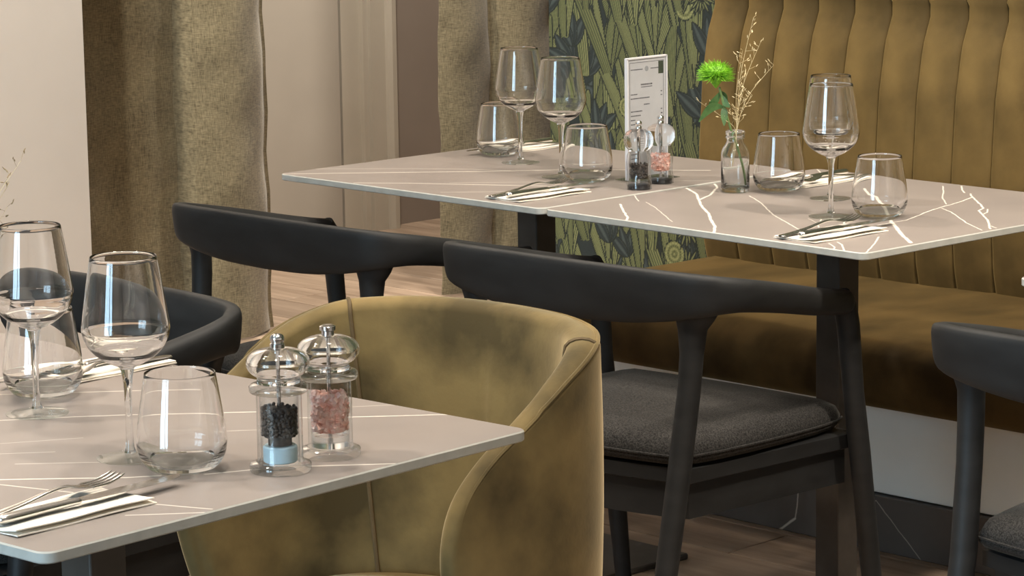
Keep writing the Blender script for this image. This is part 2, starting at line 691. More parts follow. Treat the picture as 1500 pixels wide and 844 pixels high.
b = MB()
b.box((-7.6, -2.8, 3.0), (2.4, 8.0, 3.1))
structure(b.build('ceiling', M['ceiling'], smooth=False))
b = MB()
b.box((-6.0, -2.8, 0.0), (-5.82, 4.255, 3.0))
structure(b.build('wall_left', M['white_wall'], smooth=False))
b = MB()
b.box((-6.1, 4.255, 2.45), (-5.95, 8.0, 3.0))
structure(b.build('wall_lintel', M['white_wall'], smooth=False))
b = MB()
b.box((-7.4, -2.8, 0.0), (-7.2, 8.0, 3.0))
wc = structure(b.build('wall_corridor', M['taupe_wall'], smooth=False))
b = MB()
b.box((-7.4, 7.8, 0.0), (2.4, 8.0, 3.0))
structure(b.build('wall_far', M['taupe_wall'], smooth=False))
# wall with windows behind the guests
def wall_with_hole(name, axis, pos, th, a0, a1, holes, z1, mat):
    b = MB()
    cuts = [a0]
    for (h0, h1, hz0, hz1) in holes:
        b_lo, b_hi = cuts[-1], h0
        seg(b, axis, pos, th, b_lo, b_hi, 0, z1)
        seg(b, axis, pos, th, h0, h1, 0, hz0)
        seg(b, axis, pos, th, h0, h1, hz1, z1)
        cuts.append(h1)
    seg(b, axis, pos, th, cuts[-1], a1, 0, z1)
    return structure(b.build(name, mat, smooth=False))


def seg(b, axis, pos, th, lo, hi, z0, z1):
    if hi - lo < 1e-4 or z1 - z0 < 1e-4:
        return
    if axis == 'y':
        b.box((lo, pos - th, z0), (hi, pos, z1))
    else:
        b.box((pos, lo, z0), (pos + th, hi, z1))


HY = [(-2.75, -1.0, 0.1, 2.7)]
wall_with_hole('wall_front', 'y', -2.6, 0.2, -5.82, 2.2, HY, 3.0, M['white_wall'])
HX = []
wall_with_hole('wall_right', 'x', 2.2, 0.2, -2.6, 4.95, HX, 3.0, M['white_wall'])
wn = 1
for (h0, h1, z0, z1) in HY:
    b = MB()
    b.box((h0, -2.72, z0), (h1, -2.71, z1))
    w = structure(b.build('window_%d' % wn, M['sky_pane'], smooth=False))
    f = MB()
    hm = h0 + (h1 - h0) * 0.62
    for (x0, x1, a0, a1) in ((h0, h0 + 0.04, z0, z1), (h1 - 0.04, h1, z0, z1), (hm - 0.06, hm + 0.06, z0, z1), (h0, h1, z0, z0 + 0.05), (h0, h1, z1 - 0.05, z1)):
        f.box((x0, -2.71, a0), (x1, -2.66, a1))
    f.build('window_frame', M['frame_paint'], w, smooth=False)
    wn += 1
for (h0, h1, z0, z1) in HX:
    b = MB()
    b.box((2.31, h0, z0), (2.32, h1, z1))
    w = structure(b.build('window_%d' % wn, M['sky_pane'], smooth=False))
    f = MB()
    for (x0, x1, a0, a1) in ((h0, h0 + 0.04, z0, z1), (h1 - 0.04, h1, z0, z1), (h0, h1, z0, z0 + 0.05), (h0, h1, z1 - 0.05, z1)):
        f.box((2.26, x0, a0), (2.31, x1, a1))
    f.build('window_frame', M['frame_paint'], w, smooth=False)
    wn += 1

# ---- corridor door and frame
d = MB()
d.box((-7.2, 5.55, 0.004), (-7.155, 6.262, 2.1))
door = structure(d.build('door_1', M['beige_wall'], smooth=False), 'plain beige door leaf seen through the curtained opening')
t = MB()
t.box((-7.2, 6.262, 0.0), (-7.17, 6.272, 2.1))
structure(t.build('door_gap_strip', M['gap_shade'], smooth=False))  # dark strip painted in for the shade of the gap beside the door
t = MB()
prof = [(-7.2, 6.272), (-7.155, 6.272), (-7.155, 6.352), (-7.14, 6.357), (-7.14, 6.372), (-7.15, 6.377), (-7.15, 6.386), (-7.138, 6.39),
        (-7.138, 6.452), (-7.13, 6.456), (-7.12, 6.47), (-7.122, 6.49), (-7.2, 6.495)]
P = [[(x, y, z) for (x, y) in prof] for z in (0.0, 2.2)]
t.grid(P, closed_v=True)
structure(t.build('trim_2', M['trim_paint'], angle=20))
t = MB()
t.box((-7.2, 6.495, 0.0), (-7.188, 7.6, 0.828))
t.box((-7.2, 6.495, 0.831), (-7.19, 7.6, 2.6))
structure(t.build('trim_3', M['taupe_wall'], smooth=False), 'taupe wall panels beside the door frame')


# ------------------------------------------------------------------ wallpaper pier (printed wall)
def wallpaper_colors(nx, nz, sx, sz):
    img = np.zeros((nz, nx, 3), np.float32)
    X, Z = np.meshgrid((np.arange(nx) + 0.5) * sx, (np.arange(nz) + 0.5) * sz)

    def C(r, g, b_):
        return np.array(srgb(r, g, b_)[:3], np.float32)
    bgc = C(44, 52, 50)
    img[:] = bgc
    r = np.random.default_rng(5)
    light, mid, dk = C(134, 138, 92), C(112, 116, 74), C(66, 74, 52)
    ink_ = C(40, 46, 40)

    def leafshape(p0, p1, w, ca, cb, stripes, bend=0.0, dark_edge=True, tip=1.0):
        p0 = np.array(p0)
        p1 = np.array(p1)
        Lh = np.linalg.norm(p1 - p0)
        ax = (p1 - p0) / Lh
        nr = np.array([-ax[1], ax[0]])
        lo = np.minimum(p0, p1) - w - abs(bend)
        hi = np.maximum(p0, p1) + w + abs(bend)
        i0, i1 = max(0, int(lo[0] / sx)), min(nx, int(hi[0] / sx) + 1)
        j0, j1 = max(0, int(lo[1] / sz)), min(nz, int(hi[1] / sz) + 1)
        if i0 >= i1 or j0 >= j1:
            return
        dx = X[j0:j1, i0:i1] - p0[0]
        dz = Z[j0:j1, i0:i1] - p0[1]
        u = (dx * ax[0] + dz * ax[1]) / Lh
        v = dx * nr[0] + dz * nr[1] - bend * np.clip(u, 0, 1) ** 2
        if tip == 1.0:   # capsule like cactus arm
            uu = np.clip(u, 0, 1)
            width = w * (0.62 + 0.38 * np.sin(np.pi * np.clip(uu * 0.9 + 0.1, 0, 1)))
            endf = np.clip((1.0 - u) * Lh / (w * 1.1), 0, 1)
            width = width * np.sqrt(np.clip(1 - (1 - endf) ** 2, 0, 1))
        else:           # pointed leaf
            uu = np.clip(u, 0, 1)
            width = w * np.sin(np.pi * uu ** 0.8) ** 0.8
        inside = (u >= 0) & (u <= 1) & (np.abs(v) < width)
        rel = np.where(width > 1e-6, v / np.maximum(width, 1e-6), 0)
        s = 0.5 + 0.5 * np.cos(rel * np.pi * stripes)
        s = np.clip(s * 1.5 - 0.25, 0, 1)
        shade = s * (0.9 - 0.25 * (rel > 0.3))
        c = ca[None, None] * (1 - shade[..., None]) + cb[None, None] * shade[..., None]
        edge = np.abs(rel) > 1 - 0.0035 / np.maximum(width, 0.0035)
        if dark_edge:
            c = np.where(edge[..., None], ink_[None, None], c)
        sub = img[j0:j1, i0:i1]
        sub[inside] = c[inside]

    def barrel(c, rad, ca, cb):
        i0, i1 = max(0, int((c[0] - rad) / sx)), min(nx, int((c[0] + rad) / sx) + 1)
        j0, j1 = max(0, int((c[1] - rad) / sz)), min(nz, int((c[1] + rad) / sz) + 1)
        if i0 >= i1 or j0 >= j1:
            return
        dx = X[j0:j1, i0:i1] - c[0]
        dz = Z[j0:j1, i0:i1] - c[1]
        rr = np.hypot(dx, dz)
        th = np.arctan2(dz, dx)
        ins = rr < rad * (1 + 0.06 * np.sin(th * 14))
        s = 0.5 + 0.5 * np.sin(rr / rad * 16 + 2 * np.cos(th * 9)) * np.cos(th * 9)
        s = np.clip(s * 1.6 - 0.3, 0, 1)
        cc = ca[None, None] * (1 - s[..., None]) + cb[None, None] * s[..., None]
        cc = np.where((rr > rad * 0.93)[..., None], ink_[None, None], cc)
        sub = img[j0:j1, i0:i1]
        sub[ins] = cc[ins]

    def rosette(c, rad, n, ca, cb, a0=0, a1=2 * math.pi):
        for k in range(n):
            a = a0 + (a1 - a0) * (k + r.uniform(-.2, .2)) / n
            ll = rad * r.uniform(0.8, 1.1)
            leafshape(c, (c[0] + ll * math.cos(a), c[1] + ll * math.sin(a)), rad * 0.11, ca, cb, 2, tip=0.0)
    Wd, Hg = nx * sx, nz * sz
    grey = C(70, 80, 78)
    for k in range(150):   # broad dark leaves behind
        c = (r.uniform(0, Wd), r.uniform(0, Hg))
        a = r.uniform(0.5, 2.6)
        ll = r.uniform(0.06, 0.14)
        leafshape(c, (c[0] + ll * math.cos(a), c[1] + ll * math.sin(a)), ll * 0.24, C(46, 54, 52), grey, 1, tip=0.0)
    z = -0.12
    while z < Hg:
        for k in range(11):
            cx = Wd * (k + r.uniform(-0.6, 0.6)) / 10
            cz = z + r.uniform(-0.05, 0.06)
            kind = r.random()
            if kind < 0.66:   # clump of tall ribbed arms
                n = r.integers(2, 6)
                for q in range(n):
                    a = math.pi / 2 + (q - (n - 1) / 2) * r.uniform(0.14, 0.26)
                    ll = r.uniform(0.14, 0.40)
                    leafshape((cx, cz), (cx + ll * math.cos(a), cz + ll * math.sin(a)), r.uniform(0.012, 0.024),
                              C(66, 74, 50) if r.random() < .5 else C(76, 84, 56), light if r.random() < .55 else C(116, 121, 80),
                              2 * r.integers(3, 6), bend=r.uniform(-0.05, 0.05))
            elif kind < 0.76:
                rosette((cx, cz), r.uniform(0.04, 0.065), 19, C(70, 78, 54), C(128, 132, 88))
            elif kind < 0.84:
                barrel((cx, cz), r.uniform(0.022, 0.036), C(84, 90, 58), C(140, 144, 96))
            else:
                a = r.uniform(0.8, 2.3)
                ll = r.uniform(0.07, 0.11)
                for da in (-.5, 0, .5):
                    leafshape((cx, cz), (cx + ll * math.cos(a + da), cz + ll * math.sin(a + da)), ll * 0.22, C(44, 52, 50), C(72, 82, 78), 2, tip=0.0)
        z += 0.06
    img *= np.array([0.86, 0.84, 0.90], np.float32)
    img *= r.uniform(0.9, 1.1, (nz, nx, 1)).astype(np.float32)
    return img


def print_mat():
    m, nt, b_ = new_mat('wallpaper_print')
    a = nt.nodes.new('ShaderNodeVertexColor')
    a.layer_name = 'print'
    nt.links.new(a.outputs[0], b_.inputs['Base Color'])
    b_.inputs['Roughness'].default_value = 0.7
    b_.inputs['Specular IOR Level'].default_value = 0.25
    return m


WX0, WX1, WZ1, WY = -4.885, -4.12, 1.35, 4.95
nx, nz = 420, 700
wc_img = wallpaper_colors(nx, nz, (WX1 - WX0) / nx, WZ1 / nz)
vx = np.linspace(WX0, WX1, nx)
vz = np.linspace(0.0, WZ1, nz)
gx, gz = np.meshgrid(vx, vz)
verts = np.stack([gx.ravel(), np.full(gx.size, WY), gz.ravel()], 1)
ii, jj = np.meshgrid(np.arange(nx - 1), np.arange(nz - 1))
a_ = (jj * nx + ii).ravel()
faces = np.stack([a_, a_ + 1, a_ + nx + 1, a_ + nx], 1)
me = bpy.data.meshes.new('wallpaper')
me.vertices.add(len(verts))
me.vertices.foreach_set('co', verts.astype(np.float32).ravel())
me.loops.add(len(faces) * 4)
me.loops.foreach_set('vertex_index', faces.astype(np.int32).ravel())
me.polygons.add(len(faces))
me.polygons.foreach_set('loop_start', np.arange(0, len(faces) * 4, 4, dtype=np.int32))
me.update(calc_edges=True)
ca = me.color_attributes.new('print', 'FLOAT_COLOR', 'POINT')
rgba = np.ones((nz * nx, 4), np.float32)
rgba[:, :3] = wc_img.reshape(-1, 3)
ca.data.foreach_set('color', rgba.ravel())
me.materials.append(print_mat())
M['wall_green'] = noise_mat('wall_green', srgb(60, 66, 50), srgb(120, 124, 82), 18, 0.7)
b = MB()
b.box((-4.885, 4.952, 0.0), (2.2, 5.2, 3.0))
wb = structure(b.build('wall_back', M['wall_green'], smooth=False), 'wall with green cactus and succulent wallpaper behind the bench')
wp = bpy.data.objects.new('wallpaper', me)
link(wp, wb)
wp['label'] = 'green and charcoal cactus print wallpaper'


# ------------------------------------------------------------------ curtains
def curtain(name, y0, y1, fx, label, z1=2.45, ny=150, nz=46):
    Pf, Pb = [], []
    for k in range(nz):
        z = 0.006 + (z1 - 0.006) * k / (nz - 1)
        row, row2 = [], []
        for i in range(ny):
            u = i / (ny - 1)
            y = y0 + (y1 - y0) * u
            yy = y + 0.012 * math.sin(z * 3.1 + u * 4) * (1 - abs(2 * u - 1)) + 0.02 * (0.9 - z) * (u - 0.5) * 0.5
            x = fx(u) * (0.9 + 0.1 * math.sin(z * 2.2)) + 0.004 * math.sin(z * 17 + u * 9) + 0.003 * math.sin(z * 31 - u * 23)
            row.append((x, yy, z))
            row2.append((x - 0.004, yy, z))
        Pf.append(row)
        Pb.append(row2)
    b = MB()
    b.grid(Pf)
    b.grid(Pb, flip=True)
    n = nz * ny
    for k in range(nz - 1):
        for e in (0, ny - 1):
            b.f.append((k * ny + e, (k + 1) * ny + e, n + (k + 1) * ny + e, n + k * ny + e))
    o = b.build(name, M['linen'], angle=60, loc=(-6.05, 0, 0))
    return tag(o, label, 'curtain', 'linen curtains of the opening')


def fl(u):
    # shallow drapery on the left, one deep fold on the right
    x = 0.012 * math.sin(u * 14) + 0.02 * math.sin(u * 7 + 1)
    if u > 0.66:
        w = (u - 0.66) / 0.34
        x = 0.02 + 0.085 * math.sin(min(1, w * 1.05) * math.pi * 0.9 + 0.25) ** 0.7
    return x


def fr(u):
    return 0.055 * abs(math.sin(u * math.pi * 3.1 + 0.5)) ** 0.8 - 0.01


curtain('curtain', 4.2, 5.0, fl, 'olive linen curtain hanging beside the white wall on the left')
curtain('curtain', 5.66, 6.5, fr, 'olive linen curtain in deep folds next to the cactus wallpaper')

# ------------------------------------------------------------------ banquette
BX0, BX1 = -4.22, -1.15
bq = empty('banquette', (BX0, 4.27, 0))
tag(bq, 'long brown velvet bench with channelled back along the wallpapered wall', 'bench')


def bloc(lo, hi):
    return tuple(np.array(lo) - np.array((BX0, 4.27, 0))), tuple(np.array(hi) - np.array((BX0, 4.27, 0)))


M['white_panel'] = noise_mat('white_panel', srgb(232, 232, 226), srgb(238, 238, 232), 5, 0.6)
lo, hi = bloc((BX0 + 0.02, 4.275, 0.112), (BX1, 4.9, 0.302))
o = bevel_box('base_panel', lo, hi, M['white_panel'], bq, 0.002, 1)
o['label'] = 'white panel below the velvet seat'
skv = [((0.02, 0.0), (0.10, 0.06), 0.0018, 0.9), ((0.10, 0.06), (0.13, 0.11), 0.0018, 0.9),
       ((0.62, 0.0), (0.66, 0.03), 0.002, 0.9), ((0.66, 0.03), (0.67, 0.1), 0.0015, 0.7), ((0.86, 0.1), (0.97, 0.0), 0.001, 0.5),
       ((0.75, 0.02), (0.86, 0.1), 0.001, 0.5)]
# skirting veins are mapped on the front face: x, z
skm = stone_mat('skirting_stone', [((a[0], a[1]), (c[0], c[1]), w, g) for a, c, w, g in skv], srgb(74, 68, 64), srgb(92, 85, 80), srgb(190, 180, 168))
mp = skm.node_tree
tcn = [n for n in mp.nodes if n.type == 'TEX_COORD'][0]
sx_ = mp.nodes.new('ShaderNodeSeparateXYZ')
cx_ = mp.nodes.new('ShaderNodeCombineXYZ')
mp.links.new(tcn.outputs['Object'], sx_.inputs[0])
mp.links.new(sx_.outputs[0], cx_.inputs[0])
mp.links.new(sx_.outputs[2], cx_.inputs[1])
for n in mp.nodes:
    for inp in n.inputs:
        for l in list(inp.links):
            if l.from_node == tcn and n != sx_:
                mp.links.new(cx_.outputs[0], inp)
lo, hi = bloc((BX0 + 0.02, 4.262, 0.0), (BX1, 4.9, 0.11))
o = bevel_box('skirting', (0, lo[1], lo[2]), (hi[0] - lo[0], hi[1], hi[2]), skm, bq, 0.002, 1)
o.location = (lo[0], 0, 0)
o['label'] = 'dark stone skirting with pale veins'
# seat: rounded slab
prof = [(4.78, 0.30), (4.20, 0.30), (4.178, 0.305), (4.166, 0.32), (4.16, 0.35), (4.16, 0.385), (4.166, 0.402), (4.18, 0.415), (4.205, 0.424),
        (4.26, 0.428), (4.40, 0.429), (4.6, 0.427), (4.78, 0.424)]
b = MB()
P = []
nxs = 90
for i in range(nxs):
    u = i / (nxs - 1)
    x = (BX1 - BX0) * u
    if i == 0:
        sh_ = 0.02
    else:
        sh_ = 0.0
    row = []
    for (y, z) in prof:
        dz = 0.0025 * math.sin(x * 11 + y * 7) * math.sin(x * 5.3 - y * 13) if z > 0.4 else 0
        row.append((x + (0.0 if i else -0.0), y - 4.27 + (sh_ if y < 4.3 else 0), (z + dz) if i else 0.30 + (z + dz - 0.3) * 0.86))
    P.append(row)
b.grid(P)
k = len(b.v)
b.f.append(tuple(range(len(prof))))
b.f.append(tuple(k - len(prof) + i for i in range(len(prof)))[::-1])
b.build('seat', M['velvet_bench_shaded'], bq, angle=60)
# back: one upholstered channel after another
CW = 0.0985


def back_y(z):
    pts = [(0.40, 4.775), (0.47, 4.758), (0.65, 4.745), (0.82, 4.757), (0.92, 4.775), (0.98, 4.80)]
    return float(np.interp(z, [p[0] for p in pts], [p[1] for p in pts]))


def channel_mesh():
    b = MB()
    prof = [(back_y(z), z) for z in np.linspace(0.405, 1.005, 24)]
    for a in np.linspace(0, math.pi / 2, 7)[1:]:
        prof.append((4.79 + 0.05 * (1 - math.cos(a)), 1.005 + 0.045 * math.sin(a)))
    prof.append((4.93, 1.05))
    P = []
    us = [0, 0.02, 0.05, 0.1, 0.2, 0.35, 0.5, 0.65, 0.8, 0.9, 0.95, 0.98, 1]
    for u in us:
        bulge = 0.010 * (1 - abs(2 * u - 1) ** 7)
        row = []
        for q, (y, z) in enumerate(prof):
            if z < 1.01:
                row.append((u * CW, y - bulge - 4.27, z))
            else:
                row.append((u * CW, y - bulge * 0.5 - 4.27, z + bulge * 0.6))
        row.append((u * CW, 4.945 - 4.27, 1.05))
        row.append((u * CW, 4.945 - 4.27, 0.405))
        P.append(row)
    b.grid(P)
    k = len(b.v)
    m = len(P[0])
    b.f.append(tuple(range(m)))
    b.f.append(tuple(k - m + i for i in range(m))[::-1])
    return b


ch = channel_mesh().build('back_channel', M['velvet_bench'], bq, angle=50)
nch = int((BX1 - BX0) / CW)
for i in range(nch):
    o = ch if i == 0 else ch.copy()
    if i:
        col.objects.link(o)
    o.location = (i * CW, 0, 0)
ch['label'] = 'upright velvet channel of the bench back'


# ------------------------------------------------------------------ tables
def round_rect(w, d, r, n=6):
    pts = []
    for (cx, cy, a0) in ((w - r, d - r, 0), (r, d - r, 90), (r, r, 180), (w - r, r, 270)):
        for k in range(n + 1):
            a = math.radians(a0 + 90 * k / n)
            pts.append((cx + r * math.cos(a), cy + r * math.sin(a)))
    return pts


M['edge_stone'] = noise_mat('edge_stone', srgb(172, 170, 162), srgb(182, 180, 172), 40, 0.5)


def table(loc, yaw, w, d, veins_world, label, vein_w=1.0, base=(srgb(130, 121, 116), srgb(142, 132, 126)), jitter=0.004):
    root = empty('dining_table', (loc[0], loc[1], 0), yaw)
    tag(root, label, 'table', 'stone topped restaurant tables')
    ca_, sa_ = math.cos(-yaw), math.sin(-yaw)
    vv = []
    for poly, wd, gain in veins_world:
        pl = [((x - loc[0]) * ca_ - (y - loc[1]) * sa_, (x - loc[0]) * sa_ + (y - loc[1]) * ca_) for (x, y) in poly]
        for a, c in zip(pl[:-1], pl[1:]):
            vv.append((a, c, wd * vein_w, gain))
    mat = stone_mat('table_stone', vv, base[0], base[1], srgb(232, 224, 212), jitter)
    b = MB()
    zt = 0.75
    rings = [(0.0015, zt - 0.012), (0.0, zt - 0.0105), (0.0, zt - 0.0015), (0.0015, zt)]
    P = []
    for ins, z in rings:
        pts = round_rect(w - 2 * ins, d - 2 * ins, 0.016 - ins)
        P.append([(x + ins, y + ins, z) for x, y in pts])
    b.grid(P, closed_v=True)
    n = len(P[0])
    b.f.append(tuple(range(n))[::-1])
    b.f.append(tuple(3 * n + i for i in range(n)))
    top = b.build('table_top', mat, root, angle=30)
    top.data.materials.append(M['edge_stone'])
    for p in top.data.polygons:
        if abs(p.normal.z) < 0.9:
            p.material_index = 1
    bevel_box('post', (w / 2 - 0.026, d / 2 - 0.026, 0.012), (w / 2 + 0.026, d / 2 + 0.026, 0.73), M['leg_metal'], root, 0.002, 1)
    bevel_box('mounting_plate', (w / 2 - 0.12, d / 2 - 0.12, 0.73), (w / 2 + 0.12, d / 2 + 0.12, 0.738), M['leg_metal'], root, 0.001, 1)
    bevel_box('foot_plate', (w / 2 - 0.2, d / 2 - 0.2, 0.0), (w / 2 + 0.2, d / 2 + 0.2, 0.012), M['leg_metal'], root, 0.003, 1)
    return root


VEINS_L = [([(-4.1165, 3.4470), (-3.9445, 3.6206), (-3.8515, 3.7087), (-3.7501, 3.8225), (-3.6502, 3.9048), (-3.5256, 3.9946)], 0.00156, 0.95), ([(-4.1269, 3.5336), (-3.9833, 3.6564), (-3.8851, 3.7232), (-3.8127, 3.7566)], 0.00096, 0.7), ([(-3.9128, 3.4541), (-3.8318, 3.5167), (-3.7516, 3.5621), (-3.6114, 3.6474)], 0.00144, 0.85), ([(-3.7766, 3.5654), (-3.6694, 3.6672)], 0.00096, 0.5), ([(-3.6987, 3.4697), (-3.5994, 3.5661)], 0.00108, 0.6), ([(-3.5633, 3.7753), (-3.4164, 3.8988)], 0.00084, 0.55)]
VEINS_R = [([(-3.4100, 3.7949), (-3.3368, 3.7444), (-3.2354, 3.6427), (-3.1541, 3.5717), (-3.1138, 3.5287), (-3.0611, 3.4805), (-3.0165, 3.4272)], 0.00264, 1), ([(-3.4154, 3.8771), (-3.3645, 3.8321), (-3.3075, 3.7484), (-3.2808, 3.6879)], 0.0024, 0.9), ([(-3.2485, 3.7837), (-3.1767, 3.7306), (-3.0733, 3.6389), (-2.9294, 3.5359)], 0.00144, 0.8), ([(-3.1562, 3.9798), (-3.0311, 3.8615), (-2.9081, 3.7358), (-2.8593, 3.6876), (-2.7727, 3.5988), (-2.7120, 3.5434)], 0.00336, 1), ([(-2.8650, 3.6539), (-2.8631, 3.7286), (-2.8768, 3.7719), (-2.8967, 3.8314), (-2.9086, 3.8804), (-2.9205, 3.9465), (-2.9403, 4.0121)], 0.00168, 0.95), ([(-3.0638, 4.0934), (-3.0139, 4.0288), (-2.9794, 3.9798), (-2.9249, 3.9173)], 0.00144, 0.8), ([(-2.9012, 3.8740), (-2.8604, 3.8462), (-2.8190, 3.8099), (-2.7718, 3.7665), (-2.7039, 3.7180)], 0.00144, 0.9), ([(-3.0383, 4.1142), (-3.0073, 4.0747), (-2.9831, 4.0486)], 0.00168, 0.9), ([(-2.9692, 4.0455), (-2.9394, 4.0129), (-2.8475, 3.9185), (-2.8370, 3.8901), (-2.7599, 3.8096), (-2.7033, 3.7383)], 0.00192, 0.95), ([(-2.8075, 3.8636), (-2.8152, 3.8836), (-2.8355, 3.9129)], 0.00144, 0.9), ([(-2.7210, 3.7645), (-2.7014, 3.7522)], 0.00144, 0.9), ([(-2.9982, 3.6409), (-2.9590, 3.6143)], 0.00108, 0.6), ([(-2.9793, 3.6497), (-2.9581, 3.6249), (-2.9439, 3.6006), (-2.9235, 3.5762)], 0.00156, 0.9), ([(-2.9662, 3.6975), (-2.9156, 3.6310)], 0.00156, 0.9), ([(-2.8044, 3.4568), (-2.7750, 3.4345), (-2.7640, 3.4175)], 0.00144, 0.9), ([(-2.8033, 3.4756), (-2.7840, 3.4623), (-2.7429, 3.4179)], 0.00156, 0.9), ([(-2.7875, 3.5588), (-2.7496, 3.5002), (-2.7052, 3.4238)], 0.00144, 0.85), ([(-3.3514, 3.5649), (-3.2880, 3.5058), (-3.2381, 3.4614), (-3.2158, 3.4359)], 0.00216, 1), ([(-3.4116, 3.6640), (-3.3513, 3.6113)], 0.00132, 0.8), ([(-3.3344, 3.6111), (-3.2736, 3.5699), (-3.1445, 3.4695)], 0.0012, 0.6), ([(-3.3817, 4.1314), (-3.3312, 4.0855)], 0.00144, 0.9), ([(-3.4175, 3.8038), (-3.4063, 3.8680)], 0.00084, 0.5)]
VEINS_N = [([(-2.4924, 1.6410), (-2.4622, 1.6713), (-2.3705, 1.7658), (-2.3503, 1.7950)], 0.0012, 0.95), ([(-2.4437, 1.6585), (-2.3592, 1.6886)], 0.00096, 0.75), ([(-2.5621, 1.7406), (-2.5255, 1.7864)], 0.00072, 0.5), ([(-2.5088, 1.7237), (-2.4462, 1.7924)], 0.00072, 0.55), ([(-2.6040, 1.7697), (-2.5590, 1.8484)], 0.00072, 0.4), ([(-2.7217, 1.8140), (-2.6589, 1.9037), (-2.6210, 1.9520), (-2.5800, 1.9981), (-2.5190, 2.0645)], 0.00108, 0.9), ([(-2.4566, 2.0782), (-2.4148, 2.1201), (-2.3383, 2.2074)], 0.00108, 0.9), ([(-2.4565, 2.1571), (-2.4261, 2.1990)], 0.00072, 0.5), ([(-2.8254, 1.9234), (-2.7595, 2.0000), (-2.7118, 2.0552), (-2.6655, 2.1067)], 0.00096, 0.8), ([(-2.4700, 1.9714), (-2.4478, 2.0005), (-2.4160, 2.0334)], 0.00072, 0.55), ([(-2.3203, 1.8301), (-2.2999, 1.8751), (-2.2677, 1.9269), (-2.2013, 2.0031)], 0.00108, 0.85), ([(-2.2569, 1.7155), (-2.1980, 1.7408)], 0.00096, 0.7), ([(-2.2417, 1.6682), (-2.1928, 1.7271)], 0.00096, 0.7), ([(-3.0823, 2.0595), (-3.0419, 2.0947), (-3.0265, 2.1264)], 0.00096, 0.7), ([(-3.0380, 2.0500), (-2.9865, 2.1189)], 0.00072, 0.6)]
R_ = math.radians
table((-4.123, 3.450), R_(-0.8), 0.703, 0.665, VEINS_L, 'square grey stone table with long straight veins near the curtained opening', vein_w=1.2, jitter=0.0015)
table((-3.414, 3.440), R_(-2.0), 0.712, 0.70, VEINS_R, 'square grey stone table with jagged white veins holding the flower bottle', vein_w=0.75)
TN_yaw = R_(3.1)
nrx, nry, nd, nw_ = -2.217, 2.209, 0.684, 0.70
cN = (nrx - nw_ * math.cos(TN_yaw) + nd * math.sin(TN_yaw), nry - nw_ * math.sin(TN_yaw) - nd * math.cos(TN_yaw))
table(cN, TN_yaw, nw_, nd, VEINS_N, 'square grey stone table in the foreground holding the two large mills', vein_w=1.2, jitter=0.0015)
cN2 = (cN[0] - 0.704 * math.cos(TN_yaw), cN[1] - 0.704 * math.sin(TN_yaw))
table(cN2, TN_yaw, 0.70, nd, [], 'grey stone table joined to the foreground table at the left edge of the picture')
table((-2.398, 3.383), R_(-1.0), 0.70, 0.70, [], 'table beyond the right edge with only its pale corner in view')


# ------------------------------------------------------------------ black wooden armchairs
RAIL = [(0.0, -0.215, 0.742, 0.094, 0.024), (0.11, -0.214, 0.742, 0.091, 0.024), (0.200, -0.208, 0.741, 0.080, 0.026), (0.260, -0.190, 0.738, 0.066, 0.028),
        (0.288, -0.135, 0.728, 0.053, 0.032), (0.288, -0.04, 0.709, 0.048, 0.038), (0.277, 0.06, 0.687, 0.045, 0.043), (0.267, 0.12, 0.675, 0.042, 0.044),
        (0.263, 0.165, 0.668, 0.040, 0.040)]


